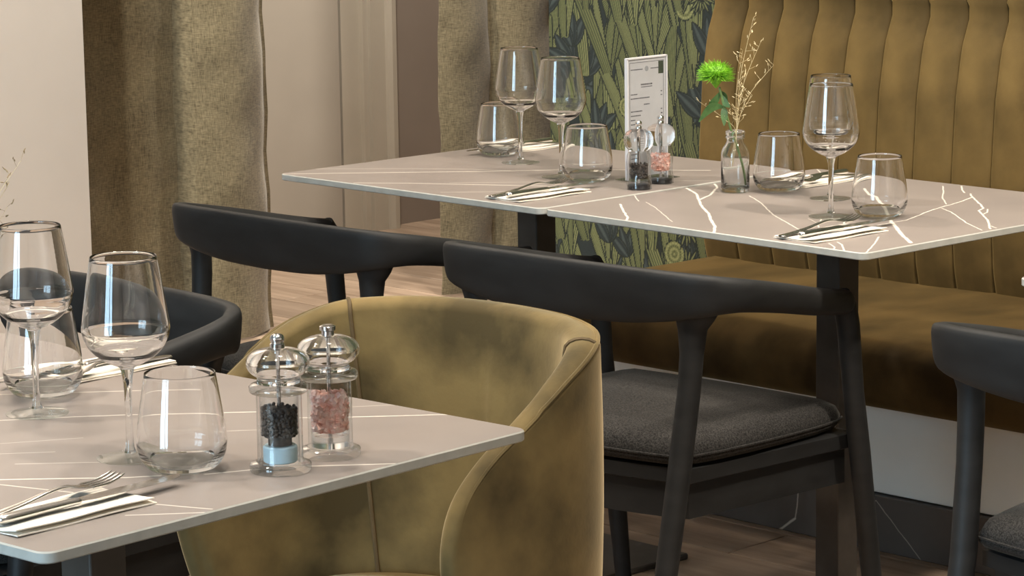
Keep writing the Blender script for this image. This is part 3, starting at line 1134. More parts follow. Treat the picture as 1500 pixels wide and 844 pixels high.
def make_chair():
    root = empty('wooden_armchair', (0, 0, 0))
    half = catmull(RAIL, 7)
    full = [np.array([-p[0], p[1], p[2], p[3], p[4]]) for p in half[:0:-1]] + half
    P = []
    n = 20
    N_ = len(full)
    for i, p in enumerate(full):
        q0 = full[max(i - 1, 0)]
        q1 = full[min(i + 1, N_ - 1)]
        tx, ty = q1[0] - q0[0], q1[1] - q0[1]
        l = math.hypot(tx, ty)
        nxn, nyn = ty / l, -tx / l    # outward normal
        h, th = p[3], p[4]
        end = min(i, N_ - 1 - i)
        sc = 1.0
        if end < 2:
            sc = (0.55, 0.9)[end]
        lean = 0.12 * min(1.0, h / 0.078)
        row = []
        for k in range(n):
            a = 2 * math.pi * k / n
            ca_, sa_ = math.cos(a), math.sin(a)
            e = 0.55 if h > 0.06 else 0.8
            cx = math.copysign(abs(ca_) ** e, ca_) * th / 2 * sc
            cz = math.copysign(abs(sa_) ** e, sa_) * h / 2 * sc
            cx += lean * cz
            row.append((p[0] + nxn * cx, p[1] + nyn * cx, p[2] - h / 2 + cz))
        P.append(row)
    b = MB()
    b.grid(P, closed_v=True)
    b.f.append(tuple(range(n)))
    k = len(b.v)
    b.f.append(tuple(k - n + i for i in range(n))[::-1])
    r = b.build('backrest', M['black_wood'], root, angle=60)
    r['label'] = 'curved one piece back and arm rail'
    for s in (-1, 1):
        # rear leg, flared where it grows into the rail
        b = MB()
        ctl = [(0.252 * s, -0.184, 0.708, 0.0050, 1.2), (0.248 * s, -0.182, 0.695, 0.0090, 1.8), (0.240 * s, -0.178, 0.680, 0.0150, 2.2), (0.233 * s, -0.174, 0.665, 0.0180, 1.65),
               (0.227 * s, -0.172, 0.648, 0.0188, 1.2), (0.226 * s, -0.173, 0.61, 0.0185, 1.0), (0.224 * s, -0.178, 0.55, 0.018, 1.0), (0.219 * s, -0.195, 0.43, 0.0185, 1.0),
               (0.217 * s, -0.230, 0.25, 0.0175, 1.0), (0.215 * s, -0.275, 0.0, 0.0135, 1.0)]
        P = []
        for (px_, py_, pz_, r_, st_) in ctl:
            row = []
            for k in range(18):
                an = 2 * math.pi * k / 18
                a1, a2 = r_ * st_ * math.cos(an), r_ * math.sin(an)
                row.append((px_ + s * (0.766 * a1 + 0.643 * a2), py_ + 0.643 * a1 - 0.766 * a2, pz_ + 0.012 * math.cos(an) * (st_ - 1) * -0.35))
            P.append(row)
        b.grid(P, closed_v=True)
        b.f.append(tuple(range(18)))
        kk = len(b.v)
        b.f.append(tuple(kk - 18 + i for i in range(18))[::-1])
        b.build('leg', M['black_wood'], root, angle=60)
        b = MB()
        pts = [(0.262 * s, 0.150, 0.662), (0.263 * s, 0.160, 0.645), (0.264 * s, 0.168, 0.61), (0.266 * s, 0.18, 0.5), (0.268 * s, 0.195, 0.4),
               (0.272 * s, 0.222, 0.2), (0.276 * s, 0.25, 0.0)]
        b.tube(pts, [0.016, 0.019, 0.0185, 0.017, 0.0175, 0.0165, 0.0125], 16)
        b.build('leg', M['black_wood'], root, angle=60)

    def outline(ins, nseg=10, pad=0.0):
        # seat plan: wider at the front, bowed back edge
        pts = []
        fw, bw, fy, by, bow = 0.250 - ins, 0.212 - ins + pad, 0.207 - ins, -0.162 + ins - pad * 0.8, 0.032
        for k in range(nseg + 1):
            u = -1 + 2 * k / nseg
            pts.append((fw * u, fy + 0.012 * (1 - u * u)))
        for k in range(nseg + 1):
            u = 1 - 2 * k / nseg
            pts.append((bw * u, by - bow * (1 - u * u)))
        return pts
    b = MB()
    P = [[(x, y, z) for x, y in outline(i)] for i, z in ((0.006, 0.402), (0.0, 0.405), (0.0, 0.427), (0.006, 0.430))]
    b.grid(P, closed_v=True)
    n = len(P[0])
    b.f.append(tuple(range(n))[::-1])
    b.f.append(tuple(3 * n + i for i in range(n)))
    b.build('seat_board', M['black_wood'], root, angle=30)
    b = MB()
    P = [[(x, y, z) for x, y in outline(i)] for i, z in ((0.026, 0.345), (0.012, 0.345), (0.012, 0.402), (0.026, 0.402))]
    b.grid(P, closed_u=True, closed_v=True)
    b.build('apron', M['black_wood'], root, angle=30)
    b = MB()
    levels = [(0.02, 0.4305), (0.006, 0.434), (0.0, 0.443), (0.001, 0.455), (0.006, 0.468), (0.020, 0.478), (0.055, 0.485), (0.11, 0.489), (0.16, 0.490)]

    def rounded(pts, it=2):
        for _ in range(it):
            q = []
            m = len(pts)
            for i in range(m):
                a, c = pts[i], pts[(i + 1) % m]
                q.append((a[0] * .75 + c[0] * .25, a[1] * .75 + c[1] * .25))
                q.append((a[0] * .25 + c[0] * .75, a[1] * .25 + c[1] * .75))
            pts = q
        return pts
    P = []
    for ins, z in levels:
        k = 1 - ins / 0.19
        base = rounded(outline(0.004, 8, 0.02))
        P.append([(x * k, 0.02 + (y - 0.02) * k, z) for x, y in base])
    b.grid(P, closed_v=True)
    n = len(P[0])
    b.f.append(tuple(range(n))[::-1])
    b.f.append(tuple((len(P) - 1) * n + i for i in range(n)))
    cu = b.build('cushion', M['dark_fabric'], root, angle=60)
    cu['label'] = 'charcoal woven seat cushion'
    b = MB()
    base = rounded(outline(0.004, 8, 0.02))
    pts = [(x * 1.004, 0.02 + (y - 0.02) * 1.004, 0.449) for x, y in base]
    b.tube(pts + [pts[0]], 0.0022, 6, cap=False)
    b.build('piping', M['dark_fabric'], cu)
    return root


chA = make_chair()
tag(chA, 'black wooden armchair with a grey seat cushion in full view beside the green velvet chair', 'chair', 'black wooden armchairs')
place(chA, (-3.076, 3.345, 0), R_(2.0))
c2 = dup(chA)
c2['label'] = 'black wooden armchair standing before the table by the curtained opening'
place(c2, (-3.768, 3.332, 0), 0)
c3 = dup(chA)
c3['label'] = 'black wooden armchair cut off by the right edge of the picture'
place(c3, (-2.042, 3.272, 0), R_(0))
c4 = dup(chA)
c4['label'] = 'black wooden armchair facing the camera behind the wine glasses at far left'
place(c4, (-3.387, 2.333, 0), R_(180))


# ------------------------------------------------------------------ velvet tub chair
def make_tub():
    root = empty('tub_chair', (0, 0, 0))
    A_, B_ = 0.283, 0.248
    # plan polyline by arc length from back centre (0, B) to the side and straight to the front
    pl = []
    for k in range(61):
        ph = math.radians(90 * k / 60)
        pl.append((A_ * math.sin(ph) ** 0.92, B_ * math.cos(ph) ** 0.92 if k < 60 else 0.0))
    for k in range(1, 31):
        t_ = k / 30
        pl.append((A_ - 0.012 * t_ * t_, -0.30 * t_))
    pl = np.array(pl)
    sl = np.concatenate([[0], np.cumsum(np.hypot(*np.diff(pl, axis=0).T))])

    def plan(q, off, z):
        s = -1 if q < 0 else 1
        qq = min(abs(q), sl[-1] - 1e-4)
        x = np.interp(qq, sl, pl[:, 0])
        y = np.interp(qq, sl, pl[:, 1])
        e = 0.012
        qa, qb = qq - e, qq + e
        xa = np.interp(abs(qa), sl, pl[:, 0]) * (1 if qa >= 0 else -1)
        ya = np.interp(abs(qa), sl, pl[:, 1])
        xb, yb = np.interp(qb, sl, pl[:, 0]), np.interp(qb, sl, pl[:, 1])
        tx, ty = xb - xa, yb - ya
        l = math.hypot(tx, ty)
        nx_, ny_ = ty / l, -tx / l      # pointing inward when travelling from back to front on +x side
        nx_, ny_ = (nx_, ny_) if (nx_ * x + ny_ * y) < 0 else (-nx_, -ny_)
        tp = 1 - 0.10 * max(0, 0.78 - z) - 0.25 * max(0, 0.42 - z)
        return ((x + nx_ * off) * s * tp, (y + ny_ * off) * tp, z)
    q90 = sl[60]
    edge_half = [(0.0, 0.762), (0.12, 0.762), (0.22, 0.760), (0.29, 0.754), (q90 - 0.06, 0.732), (q90 - 0.01, 0.706), (q90 + 0.035, 0.680),
                 (q90 + 0.085, 0.650), (q90 + 0.125, 0.610), (q90 + 0.142, 0.56), (q90 + 0.138, 0.50), (q90 + 0.115, 0.42), (q90 + 0.08, 0.34), (q90 + 0.05, 0.29), (q90 + 0.03, 0.25)]
    eh = catmull([np.array(e) for e in edge_half], 5)
    E = [np.array([-e[0], e[1]]) for e in eh[:0:-1]] + eh
    th = 0.052
    zb = 0.23
    grid = []
    NE = len(E)
    for i, e in enumerate(E):
        t_ = E[min(i + 1, NE - 1)] - E[max(i - 1, 0)]
        t_ = t_ / np.linalg.norm(t_)
        nrm = np.array([-t_[1], t_[0]])
        if nrm[1] < 0 and abs(e[0]) < 0.4:
            nrm = -nrm
        qb_ = e[0] * 0.80
        th = float(np.interp(abs(e[0]), [0, 0.25, q90 - 0.02, q90 + 0.08], [0.046, 0.044, 0.036, 0.030]))
        row = []
        for k in range(15):       # outside, bottom to rim
            u = k / 14
            uu = u ** 0.9
            q = qb_ + (e[0] - qb_) * uu
            z = zb + (e[1] - zb) * uu
            bulge = -0.014 * math.sin(math.pi * min(1, u)) ** 1.0
            row.append(plan(q, bulge * 0.6, z))
        for k in range(1, 8):     # rim
            a = math.pi * k / 8
            q, z = e + nrm * (math.sin(a) * th * 0.34)
            row.append(plan(q, th / 2 * (1 - math.cos(a)), z))
        for k in range(14, -1, -1):   # inside
            u = k / 14
            uu = u ** 0.9
            q = qb_ + (e[0] - qb_) * uu
            z = zb + (e[1] - zb) * uu
            crease = 0.0
            if 0.5 < z < 0.74:
                win = math.sin((z - 0.5) / 0.24 * math.pi)
                for q0, am, wd_ in ((0.0, 0.006, 0.010), (-0.035, -0.004, 0.013), (0.035, 0.004, 0.012), (0.30, 0.004, 0.012)):
                    crease += am * win * math.exp(-((q + 0.05 * (z - .62) - q0) / wd_) ** 2)
            row.append(plan(q, th + 0.012 * math.sin(math.pi * u) + crease, z))
        grid.append(row)
    b = MB()
    b.grid(grid, closed_v=True)
    m = len(grid[0])
    b.f.append(tuple(range(m)))
    k = len(b.v)
    b.f.append(tuple(k - m + i for i in range(m))[::-1])
    sh = b.build('shell', M['velvet'], root, angle=70)
    sh['label'] = 'wrap around velvet back and arms'
    th = 0.044
    # seams: piping along the outer rim, and upright seams on the inside
    b = MB()
    pts = []
    for i, e in enumerate(E):
        if e[1] < 0.34:
            continue
        pts.append(plan(e[0] * 0.998, -0.0005 + 0.004, e[1] + 0.009 if abs(e[0]) < q90 else e[1] + 0.006))
    b.tube(pts, 0.0032, 6)
    b.build('rim_piping', M['velvet'], sh)
    for s in (-1, 1):
        b = MB()
        q0 = 0.27 * s
        pts = []
        zs = np.linspace(0.38, 0.754, 22)
        for z in zs:
            u = (z - zb) / (0.757 - zb)
            uu = u
            q = q0 * (0.80 + 0.20 * uu)
            pts.append(plan(q, th + 0.012 * math.sin(math.pi * min(1, u)) - 0.0005, z))
        for a in np.linspace(0, math.pi, 9)[1:-1]:
            pts.append(plan(q0, th / 2 * (1 + math.cos(a)), 0.757 + math.sin(a) * th * 0.34 + 0.0005))
        b.tube(pts, 0.003, 6)
        b.build('seam', M['velvet_seam'], sh)
    # seat cushion
    b = MB()
    def seat_ring(k_, z):
        pts = []
        for q in np.linspace(-(q90 + 0.14), q90 + 0.14, 41):
            x, y, _ = plan(q * 0.97, th + 0.014, z)
            pts.append((x * k_, y * k_, z))
        fy = pts[0][1]
        x0, x1 = pts[-1][0], pts[0][0]
        for u in np.linspace(0, 1, 11)[1:-1]:
            pts.append((x0 + (x1 - x0) * u, fy - 0.035 * math.sin(math.pi * u) * k_, z))
        return pts
    P = [seat_ring(k_, z) for k_, z in ((0.93, 0.25), (0.98, 0.27), (0.985, 0.37), (0.965, 0.392), (0.90, 0.405), (0.6, 0.411), (0.2, 0.412))]
    b.grid(P, closed_v=True)
    n = len(P[0])
    b.f.append(tuple(range(n))[::-1])
    b.f.append(tuple((len(P) - 1) * n + i for i in range(n)))
    b.build('seat', M['velvet'], root, angle=60)
    for sx__, sy__ in ((-1, -1), (1, -1), (-1, 1), (1, 1)):
        b = MB()
        b.tube([(0.17 * sx__, 0.0 + 0.15 * sy__, 0.26), (0.215 * sx__, 0.0 + 0.195 * sy__, 0.0)], [0.02, 0.011], 14)
        b.build('leg', M['black_leg'], root, angle=60)
    return root


tub = make_tub()
tag(tub, 'olive velvet tub chair pushed up to the foreground table', 'chair')
place(tub, (-2.685, 2.418, 0), R_(0))


# ------------------------------------------------------------------ glassware
def make_wine():
    root = empty('wine_glass', (0, 0, 0))
    b = MB()
    outer = [(0.0065, 0.0985), (0.011, 0.1015), (0.018, 0.1045), (0.029, 0.1110), (0.039, 0.1205), (0.0450, 0.1315), (0.0470, 0.140), (0.0470, 0.1455), (0.0459, 0.153), (0.0427, 0.175),
             (0.0392, 0.198), (0.0356, 0.2195)]
    outer = [tuple(p) for p in catmull(outer, 4)]
    th = 0.0011
    inner = [(max(0.0002, r - th * (1.6 if z < 0.12 else 1.0)), z + (0.0035 if z < 0.115 else 0.001 if z < 0.14 else 0)) for r, z in outer]
    inner = [p for p in inner if p[1] > 0.1045]
    prof = outer + [(0.0352, 0.2202), (0.0347, 0.2200)] + inner[::-1] + [(0.0001, 0.1055)]
    b.lathe(prof, 64, cap=False)
    bo = b.build('bowl', M['glass'], root, angle=80)
    b = MB()
    pr = [(0.0001, 0.1048), (0.0085, 0.1015), (0.0068, 0.096), (0.0052, 0.088), (0.0043, 0.075), (0.0038, 0.05), (0.0039, 0.025), (0.0045, 0.013), (0.0066, 0.007), (0.0001, 0.0055)]
    b.lathe(pr, 32, cap=False)
    b.build('stem', M['glass_solid'], root, angle=80)
    b = MB()
    pr = [(0.0001, 0.0), (0.033, 0.0), (0.0362, 0.0008), (0.0365, 0.0016), (0.034, 0.0022), (0.02, 0.0036), (0.009, 0.0055), (0.0001, 0.0066)]
    b.lathe(pr, 64, cap=False)
    b.build('foot', M['glass_base'], root, angle=80)
    return root


def make_tumbler():
    root = empty('tumbler', (0, 0, 0))
    b = MB()
    outer = [(0.0001, 0.0), (0.024, 0.0), (0.032, 0.0015), (0.040, 0.008), (0.0455, 0.018), (0.0475, 0.028), (0.0472, 0.038), (0.0455, 0.055), (0.0415, 0.080), (0.0375, 0.1045)]
    oc = [tuple(p) for p in catmull(outer[1:], 5)]
    outer = [(0.0001, 0.0)] + oc
    inner = []
    for r, z in oc:
        if z < 0.006:
            continue
        inner.append((r - 0.0012 - 0.004 * max(0, 1 - z / 0.03), z + 0.003 * max(0, 1 - z / 0.03)))
    prof = outer + [(0.0372, 0.1052), (0.0366, 0.1050)] + inner[::-1] + [(0.02, 0.0075), (0.0001, 0.007)]
    b.lathe(prof, 64, cap=False)
    o = b.build('glass_wall', M['glass'], root, angle=80)
    o.data.materials.append(M['glass_base'])
    for p in o.data.polygons:
        if p.center.z < 0.010 and math.hypot(p.center.x, p.center.y) < 0.0365:
            p.material_index = 1
    return root


wine = make_wine()
tumb = make_tumbler()
GW, GT = 'stemmed wine glasses', 'low water tumblers'
wines = [((-2.437, 1.822), 'empty wine glass beside the tumbler near the front of the foreground table'),
         ((-2.700, 1.888), 'empty wine glass at the left edge of the picture, nearest its back place setting'),
         ((-3.672, 3.749), 'empty wine glass in front of the cactus wallpaper on the table by the opening'),
         ((-3.878, 3.848), 'empty wine glass in front of the linen curtain, farthest left on the far tables'),
         ((-2.980, 3.677), 'front one of two wine glasses in line before the channelled bench'),
         ((-3.115, 3.842), 'rear one of two wine glasses in line before the channelled bench')]
for i, ((x, y), lab) in enumerate(wines):
    o = wine if i == 0 else dup(wine)
    tag(o, lab, 'glass', GW)
    place(o, (x, y, 0.7502), i * 0.7)
    if i == 5:
        o.scale = (0.97, 0.97, 0.97)
tumblers = [((-2.352, 1.826), 'empty water tumbler at the front of the foreground table beside the fork tips'),
            ((-2.782, 1.956), 'empty water tumbler behind the wine glass at the left edge of the picture'),
            ((-3.598, 3.741), 'empty water tumbler beside the small mills on the far table'),
            ((-3.992, 3.905), 'empty water tumbler in front of the linen curtain'),
            ((-2.918, 3.727), 'empty water tumbler nearest the right end of the far tables'),
            ((-3.248, 3.863), 'empty water tumbler next to the flower bottle')]
for i, ((x, y), lab) in enumerate(tumblers):
    o = tumb if i == 0 else dup(tumb)
    tag(o, lab, 'glass', GT)
    place(o, (x, y, 0.7502), i * 0.9)
    if i > 1:
        o.scale = (0.97, 0.97, 0.97)


# ------------------------------------------------------------------ mills
def grains(name, mat, parent, r, z0, z1, n, size, kind):
    b = MB()
    rr = random.Random(hash(name) % 1000 + n)
    for _ in range(n):
        a = rr.uniform(0, 2 * math.pi)
        q = (r if rr.random() < 0.75 else r * math.sqrt(rr.uniform(0.3, 1.0))) - size * 0.55
        z = rr.uniform(z0 + size * 0.6, z1 - size * 0.6)
        c = Vector((q * math.cos(a), q * math.sin(a), z))
        s = size * rr.uniform(0.7, 1.15)
        if kind == 'ball':
            phi = (1 + 5 ** .5) / 2
            vs__ = [Vector(v).normalized() * s * 0.5 for v in ((-1, phi, 0), (1, phi, 0), (-1, -phi, 0), (1, -phi, 0), (0, -1, phi), (0, 1, phi), (0, -1, -phi), (0, 1, -phi), (phi, 0, -1), (phi, 0, 1), (-phi, 0, -1), (-phi, 0, 1))]
            fs = [(0, 11, 5), (0, 5, 1), (0, 1, 7), (0, 7, 10), (0, 10, 11), (1, 5, 9), (5, 11, 4), (11, 10, 2), (10, 7, 6), (7, 1, 8), (3, 9, 4), (3, 4, 2), (3, 2, 6), (3, 6, 8), (3, 8, 9), (4, 9, 5), (2, 4, 11), (6, 2, 10), (8, 6, 7), (9, 8, 1)]
            b.add([v + c for v in vs__], fs)
        else:
            rot = Matrix.Rotation(rr.uniform(0, 6), 3, Vector((rr.uniform(-1, 1), rr.uniform(-1, 1), rr.uniform(-1, 1))).normalized())
            h = s * 0.5
            dm = (h * rr.uniform(.6, 1.1), h * rr.uniform(.6, 1.1), h * rr.uniform(.5, 1.0))
            vs__ = [rot @ Vector((x * dm[0], y * dm[1], z_ * dm[2])) + c for x in (-1, 1) for y in (-1, 1) for z_ in (-1, 1)]
            b.add(vs__, [(0, 1, 3, 2), (4, 6, 7, 5), (0, 4, 5, 1), (2, 3, 7, 6), (0, 2, 6, 4), (1, 5, 7, 3)])
    # core so that no light passes straight through
    b.lathe([(0.0001, z0 + 0.001), (r * 0.82, z0 + 0.001), (r * 0.82, z1 - size), (0.0001, z1 - size)], 20, cap=False)
    o = b.build(name, mat, parent, smooth=(kind == 'ball'), angle=80)
    o['kind'] = 'stuff'
    return o


def big_mill(pepper):
    root = empty('pepper_mill' if pepper else 'salt_mill', (0, 0, 0))
    b = MB()
    b.lathe([(0.0001, 0.0), (0.0315, 0.0), (0.0325, 0.0015), (0.0325, 0.0075), (0.031, 0.009), (0.0255, 0.0105), (0.0255, 0.0075), (0.0245, 0.005), (0.0001, 0.005)], 56, cap=False)
    b.build('base', M['acrylic_clear'], root, angle=50)
    b = MB()
    b.lathe([(0.0250, 0.010), (0.0240, 0.014), (0.0240, 0.080), (0.0245, 0.084), (0.0205, 0.084), (0.0205, 0.014), (0.021, 0.010), (0.0250, 0.010)], 56, cap=False)
    b.build('body', M['acrylic'], root, angle=50)
    b = MB()
    b.lathe([(0.0035, 0.0842), (0.0295, 0.0842), (0.0312, 0.086), (0.0312, 0.0905), (0.0295, 0.0925), (0.025, 0.0945), (0.0035, 0.0945), (0.0035, 0.0842)], 56, cap=False)
    b.build('collar', M['acrylic_clear'], root, angle=50)
    b = MB()
    pr = [(0.0235, 0.0948), (0.0225, 0.098), (0.0228, 0.101), (0.0285, 0.105), (0.0325, 0.1105), (0.0335, 0.116), (0.0322, 0.121), (0.0275, 0.126), (0.019, 0.1295), (0.009, 0.131)]
    oc = [tuple(p) for p in catmull(pr, 4)]
    pr = [(0.0065, 0.0948)] + oc + [(0.0001, 0.131), (0.0001, 0.1275)] + [(max(0.004, r - 0.0042), min(0.1272, max(0.0985, z - (0.0035 if z > 0.118 else 0)))) for r, z in oc[::-1]] + [(0.0065, 0.0985), (0.0065, 0.0948)]
    b.lathe(pr, 56, cap=False)
    b.build('head', M['acrylic_solid'], root, angle=60)
    b = MB()
    if pepper:
        b.lathe([(0.0001, 0.1311), (0.0078, 0.1311), (0.0078, 0.1355), (0.0062, 0.1365), (0.0074, 0.139), (0.0078, 0.1415), (0.0066, 0.1445), (0.0035, 0.1462), (0.0001, 0.1465)], 28, cap=False)
    else:
        b.lathe([(0.0001, 0.1311), (0.0068, 0.1311), (0.0068, 0.136), (0.0088, 0.1372), (0.0088, 0.141), (0.006, 0.1425), (0.0001, 0.1425)], 28, cap=False)
    b.build('cap', M['chrome'], root, angle=40)
    b = MB()
    b.tube([(0, 0, 0.0095), (0, 0, 0.1274)], 0.0022, 10)
    b.build('spindle', M['chrome'], root)
    if pepper:
        grains('peppercorns', M['pepper'], root, 0.0203, 0.036, 0.071, 420, 0.0046, 'ball')
        b = MB()
        b.lathe([(0.0023, 0.028), (0.0125, 0.028), (0.0125, 0.036), (0.0023, 0.036)], 30, cap=False)
        b.build('grinder_insert', M['pepper'], root, angle=40)
        b = MB()
        b.lathe([(0.0023, 0.0095), (0.0165, 0.0095), (0.0180, 0.011), (0.0180, 0.026), (0.0165, 0.0275), (0.0023, 0.0275)], 36, cap=False)
        b.build('grinder', M['blue_plug'], root, angle=40)
    else:
        grains('salt_crystals', M['salt'], root, 0.0202, 0.026, 0.072, 480, 0.0058, 'cube')
        b = MB()
        b.lathe([(0.0001, 0.0105), (0.0195, 0.0105), (0.0195, 0.023), (0.0001, 0.023)], 36, cap=False)
        b.build('grinder', M['acrylic_solid'], root, angle=40)
    return root


pm = big_mill(True)
tag(pm, 'large clear acrylic pepper mill filled with black peppercorns on the foreground table', 'mill')
place(pm, (-2.274, 1.895, 0.7502))
sm = big_mill(False)
tag(sm, 'large clear acrylic salt mill filled with pink salt on the foreground table', 'mill')
place(sm, (-2.288, 1.977, 0.7502))


def small_mill(pepper):
    root = empty('pepper_mill' if pepper else 'salt_mill', (0, 0, 0))
    b = MB()
    b.lathe([(0.0001, 0.0), (0.0200, 0.0), (0.0208, 0.001), (0.0208, 0.007), (0.0195, 0.008), (0.0001, 0.008)], 40, cap=False)
    b.build('base', M['black_plastic'], root, angle=40)
    b = MB()
    b.lathe([(0.0235, 0.0005), (0.0232, 0.012), (0.0216, 0.020), (0.0212, 0.030), (0.0222, 0.048), (0.0212, 0.060), (0.0185, 0.066), (0.0182, 0.069),
             (0.0165, 0.069), (0.0168, 0.060), (0.0178, 0.048), (0.0170, 0.030), (0.0180, 0.0165), (0.0214, 0.010), (0.0215, 0.0005), (0.0235, 0.0005)], 48, cap=False)
    b.build('body', M['acrylic'], root, angle=60)
    b = MB()
    b.lathe([(0.0001, 0.0692), (0.0190, 0.0692), (0.0200, 0.072), (0.0245, 0.077), (0.0268, 0.085), (0.0262, 0.094), (0.0220, 0.102), (0.014, 0.1065), (0.0055, 0.1080), (0.0001, 0.108)], 48, cap=False)
    b.build('head', M['acrylic_solid'], root, angle=60)
    b = MB()
    b.lathe([(0.0001, 0.1081), (0.0055, 0.1081), (0.0055, 0.112), (0.0045, 0.113), (0.0062, 0.1165), (0.0055, 0.1205), (0.003, 0.1222), (0.0001, 0.1225)], 24, cap=False)
    b.build('cap', M['chrome'], root, angle=50)
    b = MB()
    b.tube([(0, 0, 0.009), (0, 0, 0.107)], 0.0022, 10)
    b.build('spindle', M['chrome'], root)
    if pepper:
        grains('peppercorns', M['pepper'], root, 0.0172, 0.018, 0.048, 260, 0.0046, 'ball')
    else:
        grains('salt_crystals', M['salt'], root, 0.0172, 0.022, 0.055, 260, 0.0055, 'cube')
    return root


pm2 = small_mill(True)
tag(pm2, 'small clear pepper mill with black peppercorns in front of the menu card', 'mill')
place(pm2, (-3.455, 3.724, 0.7502))
sm2 = small_mill(False)
tag(sm2, 'small clear salt mill with pink salt in front of the menu card', 'mill')
place(sm2, (-3.479, 3.808, 0.7502))


# ------------------------------------------------------------------ napkins and cutlery
def make_napkin():
    root = empty('napkin', (0, 0, 0))
    w, d = 0.088, 0.176

    def sheet(z0, th, w_, d_, curl, name):
        P0, P1 = [], []
        for i in range(9):
            r0, r1 = [], []
            for j in range(13):
                u, v = i / 8, j / 12
                z = z0 + curl * (max(0, u - 0.6) / 0.4) ** 2 + 0.0006 * math.sin(v * 9 + i)
                r0.append((-w_ / 2 + w_ * u, d_ * v, z + th))
                r1.append((-w_ / 2 + w_ * u, d_ * v, z))
            P0.append(r0)
            P1.append(r1)
        b = MB()
        b.grid(P0)
        b.grid(P1, flip=True)
        nn = 9 * 13
        for j in range(12):
            b.f.append((j, j + 1, nn + j + 1, nn + j))
            b.f.append((8 * 13 + j + 1, 8 * 13 + j, nn + 8 * 13 + j, nn + 8 * 13 + j + 1))
        for i in range(8):
            b.f.append(((i + 1) * 13, i * 13, nn + i * 13, nn + (i + 1) * 13))
            b.f.append((i * 13 + 12, (i + 1) * 13 + 12, nn + (i + 1) * 13 + 12, nn + i * 13 + 12))
        return b.build(name, M['napkin'], root, angle=50)
    sheet(0.0007, 0.0012, w, d, 0.0, 'lower_fold')
    sheet(0.0029, 0.0012, w - 0.003, d - 0.002, 0.003, 'upper_fold')
    return root


def make_knife():
    root = empty('table_knife', (0, 0, 0))
    b = MB()
    ctl = [(0.0, 0.003, 0.0025), (0.003, 0.0065, 0.0045), (0.012, 0.0078, 0.0052), (0.05, 0.0066, 0.0046), (0.085, 0.0055, 0.0040), (0.098, 0.0058, 0.0036), (0.102, 0.0045, 0.0028)]
    P = []
    for (y, hw, hz) in [tuple(p) for p in catmull(ctl, 4)]:
        P.append([(hw * math.cos(2 * math.pi * k / 14), y, 0.0053 + hz * math.sin(2 * math.pi * k / 14)) for k in range(14)])
    b.grid(P, closed_v=True)
    b.f.append(tuple(range(14)))
    k = len(b.v)
    b.f.append(tuple(k - 14 + i for i in range(14))[::-1])
    b.build('handle', M['steel'], root, angle=60)
    b = MB()
    st = [(0.1025, -0.004, 0.004), (0.108, -0.007, 0.0055), (0.118, -0.0085, 0.0075), (0.16, -0.009, 0.0085), (0.20, -0.0085, 0.008), (0.222, -0.0075, 0.006), (0.235, -0.006, 0.001), (0.239, -0.005, -0.003)]
    P = []
    for (y, x0, x1) in st:
        P.append([(x0, y, 0.0046), ((x0 + x1) / 2, y, 0.0042), (x1, y, 0.0048), (x1, y, 0.0054), ((x0 + x1) / 2, y, 0.0062), (x0, y, 0.0064)])
    b.grid(P, closed_v=True)
    b.f.append(tuple(range(6)))
    k = len(b.v)
    b.f.append(tuple(k - 6 + i for i in range(6))[::-1])
    b.build('blade', M['steel'], root, angle=30)
    return root


def make_fork():
    root = empty('table_fork', (0, 0, 0))
    ctl = [(0.0, 0.004, 0.0030, .0012), (0.006, 0.0080, 0.0032, .0016), (0.03, 0.0075, 0.0040, .0018), (0.07, 0.0052, 0.0075, .0019), (0.105, 0.0036, 0.0125, .0019), (0.125, 0.0038, 0.0135, .0018),
           (0.138, 0.0085, 0.0115, .0014), (0.148, 0.0112, 0.0095, .0012), (0.158, 0.0118, 0.0085, .0011)]
    P = []
    n = 14
    for (y, hw, z, hz) in [tuple(p) for p in catmull(ctl, 4)]:
        P.append([(hw * math.cos(2 * math.pi * k / n), y, z + hz * math.sin(2 * math.pi * k / n)) for k in range(n)])
    b = MB()
    b.grid(P, closed_v=True)
    b.f.append(tuple(range(n)))
    k = len(b.v)
    b.f.append(tuple(k - n + i for i in range(n))[::-1])
    b.build('handle', M['steel'], root, angle=60)
    for xo in (-0.0100, -0.0034, 0.0034, 0.0100):
        b = MB()
        pts = [(xo, 0.156, 0.0085), (xo, 0.172, 0.0085), (xo * 0.98, 0.186, 0.0105), (xo * 0.95, 0.200, 0.0145)]
        pts = [tuple(p) for p in catmull(pts, 4)]
        b.tube(pts, [0.0017] * (len(pts) - 3) + [0.0014, 0.0011, 0.0006], 8)
        b.build('tine', M['steel'], root, angle=60)
    return root


nap, kni, frk = make_napkin(), make_knife(), make_fork()
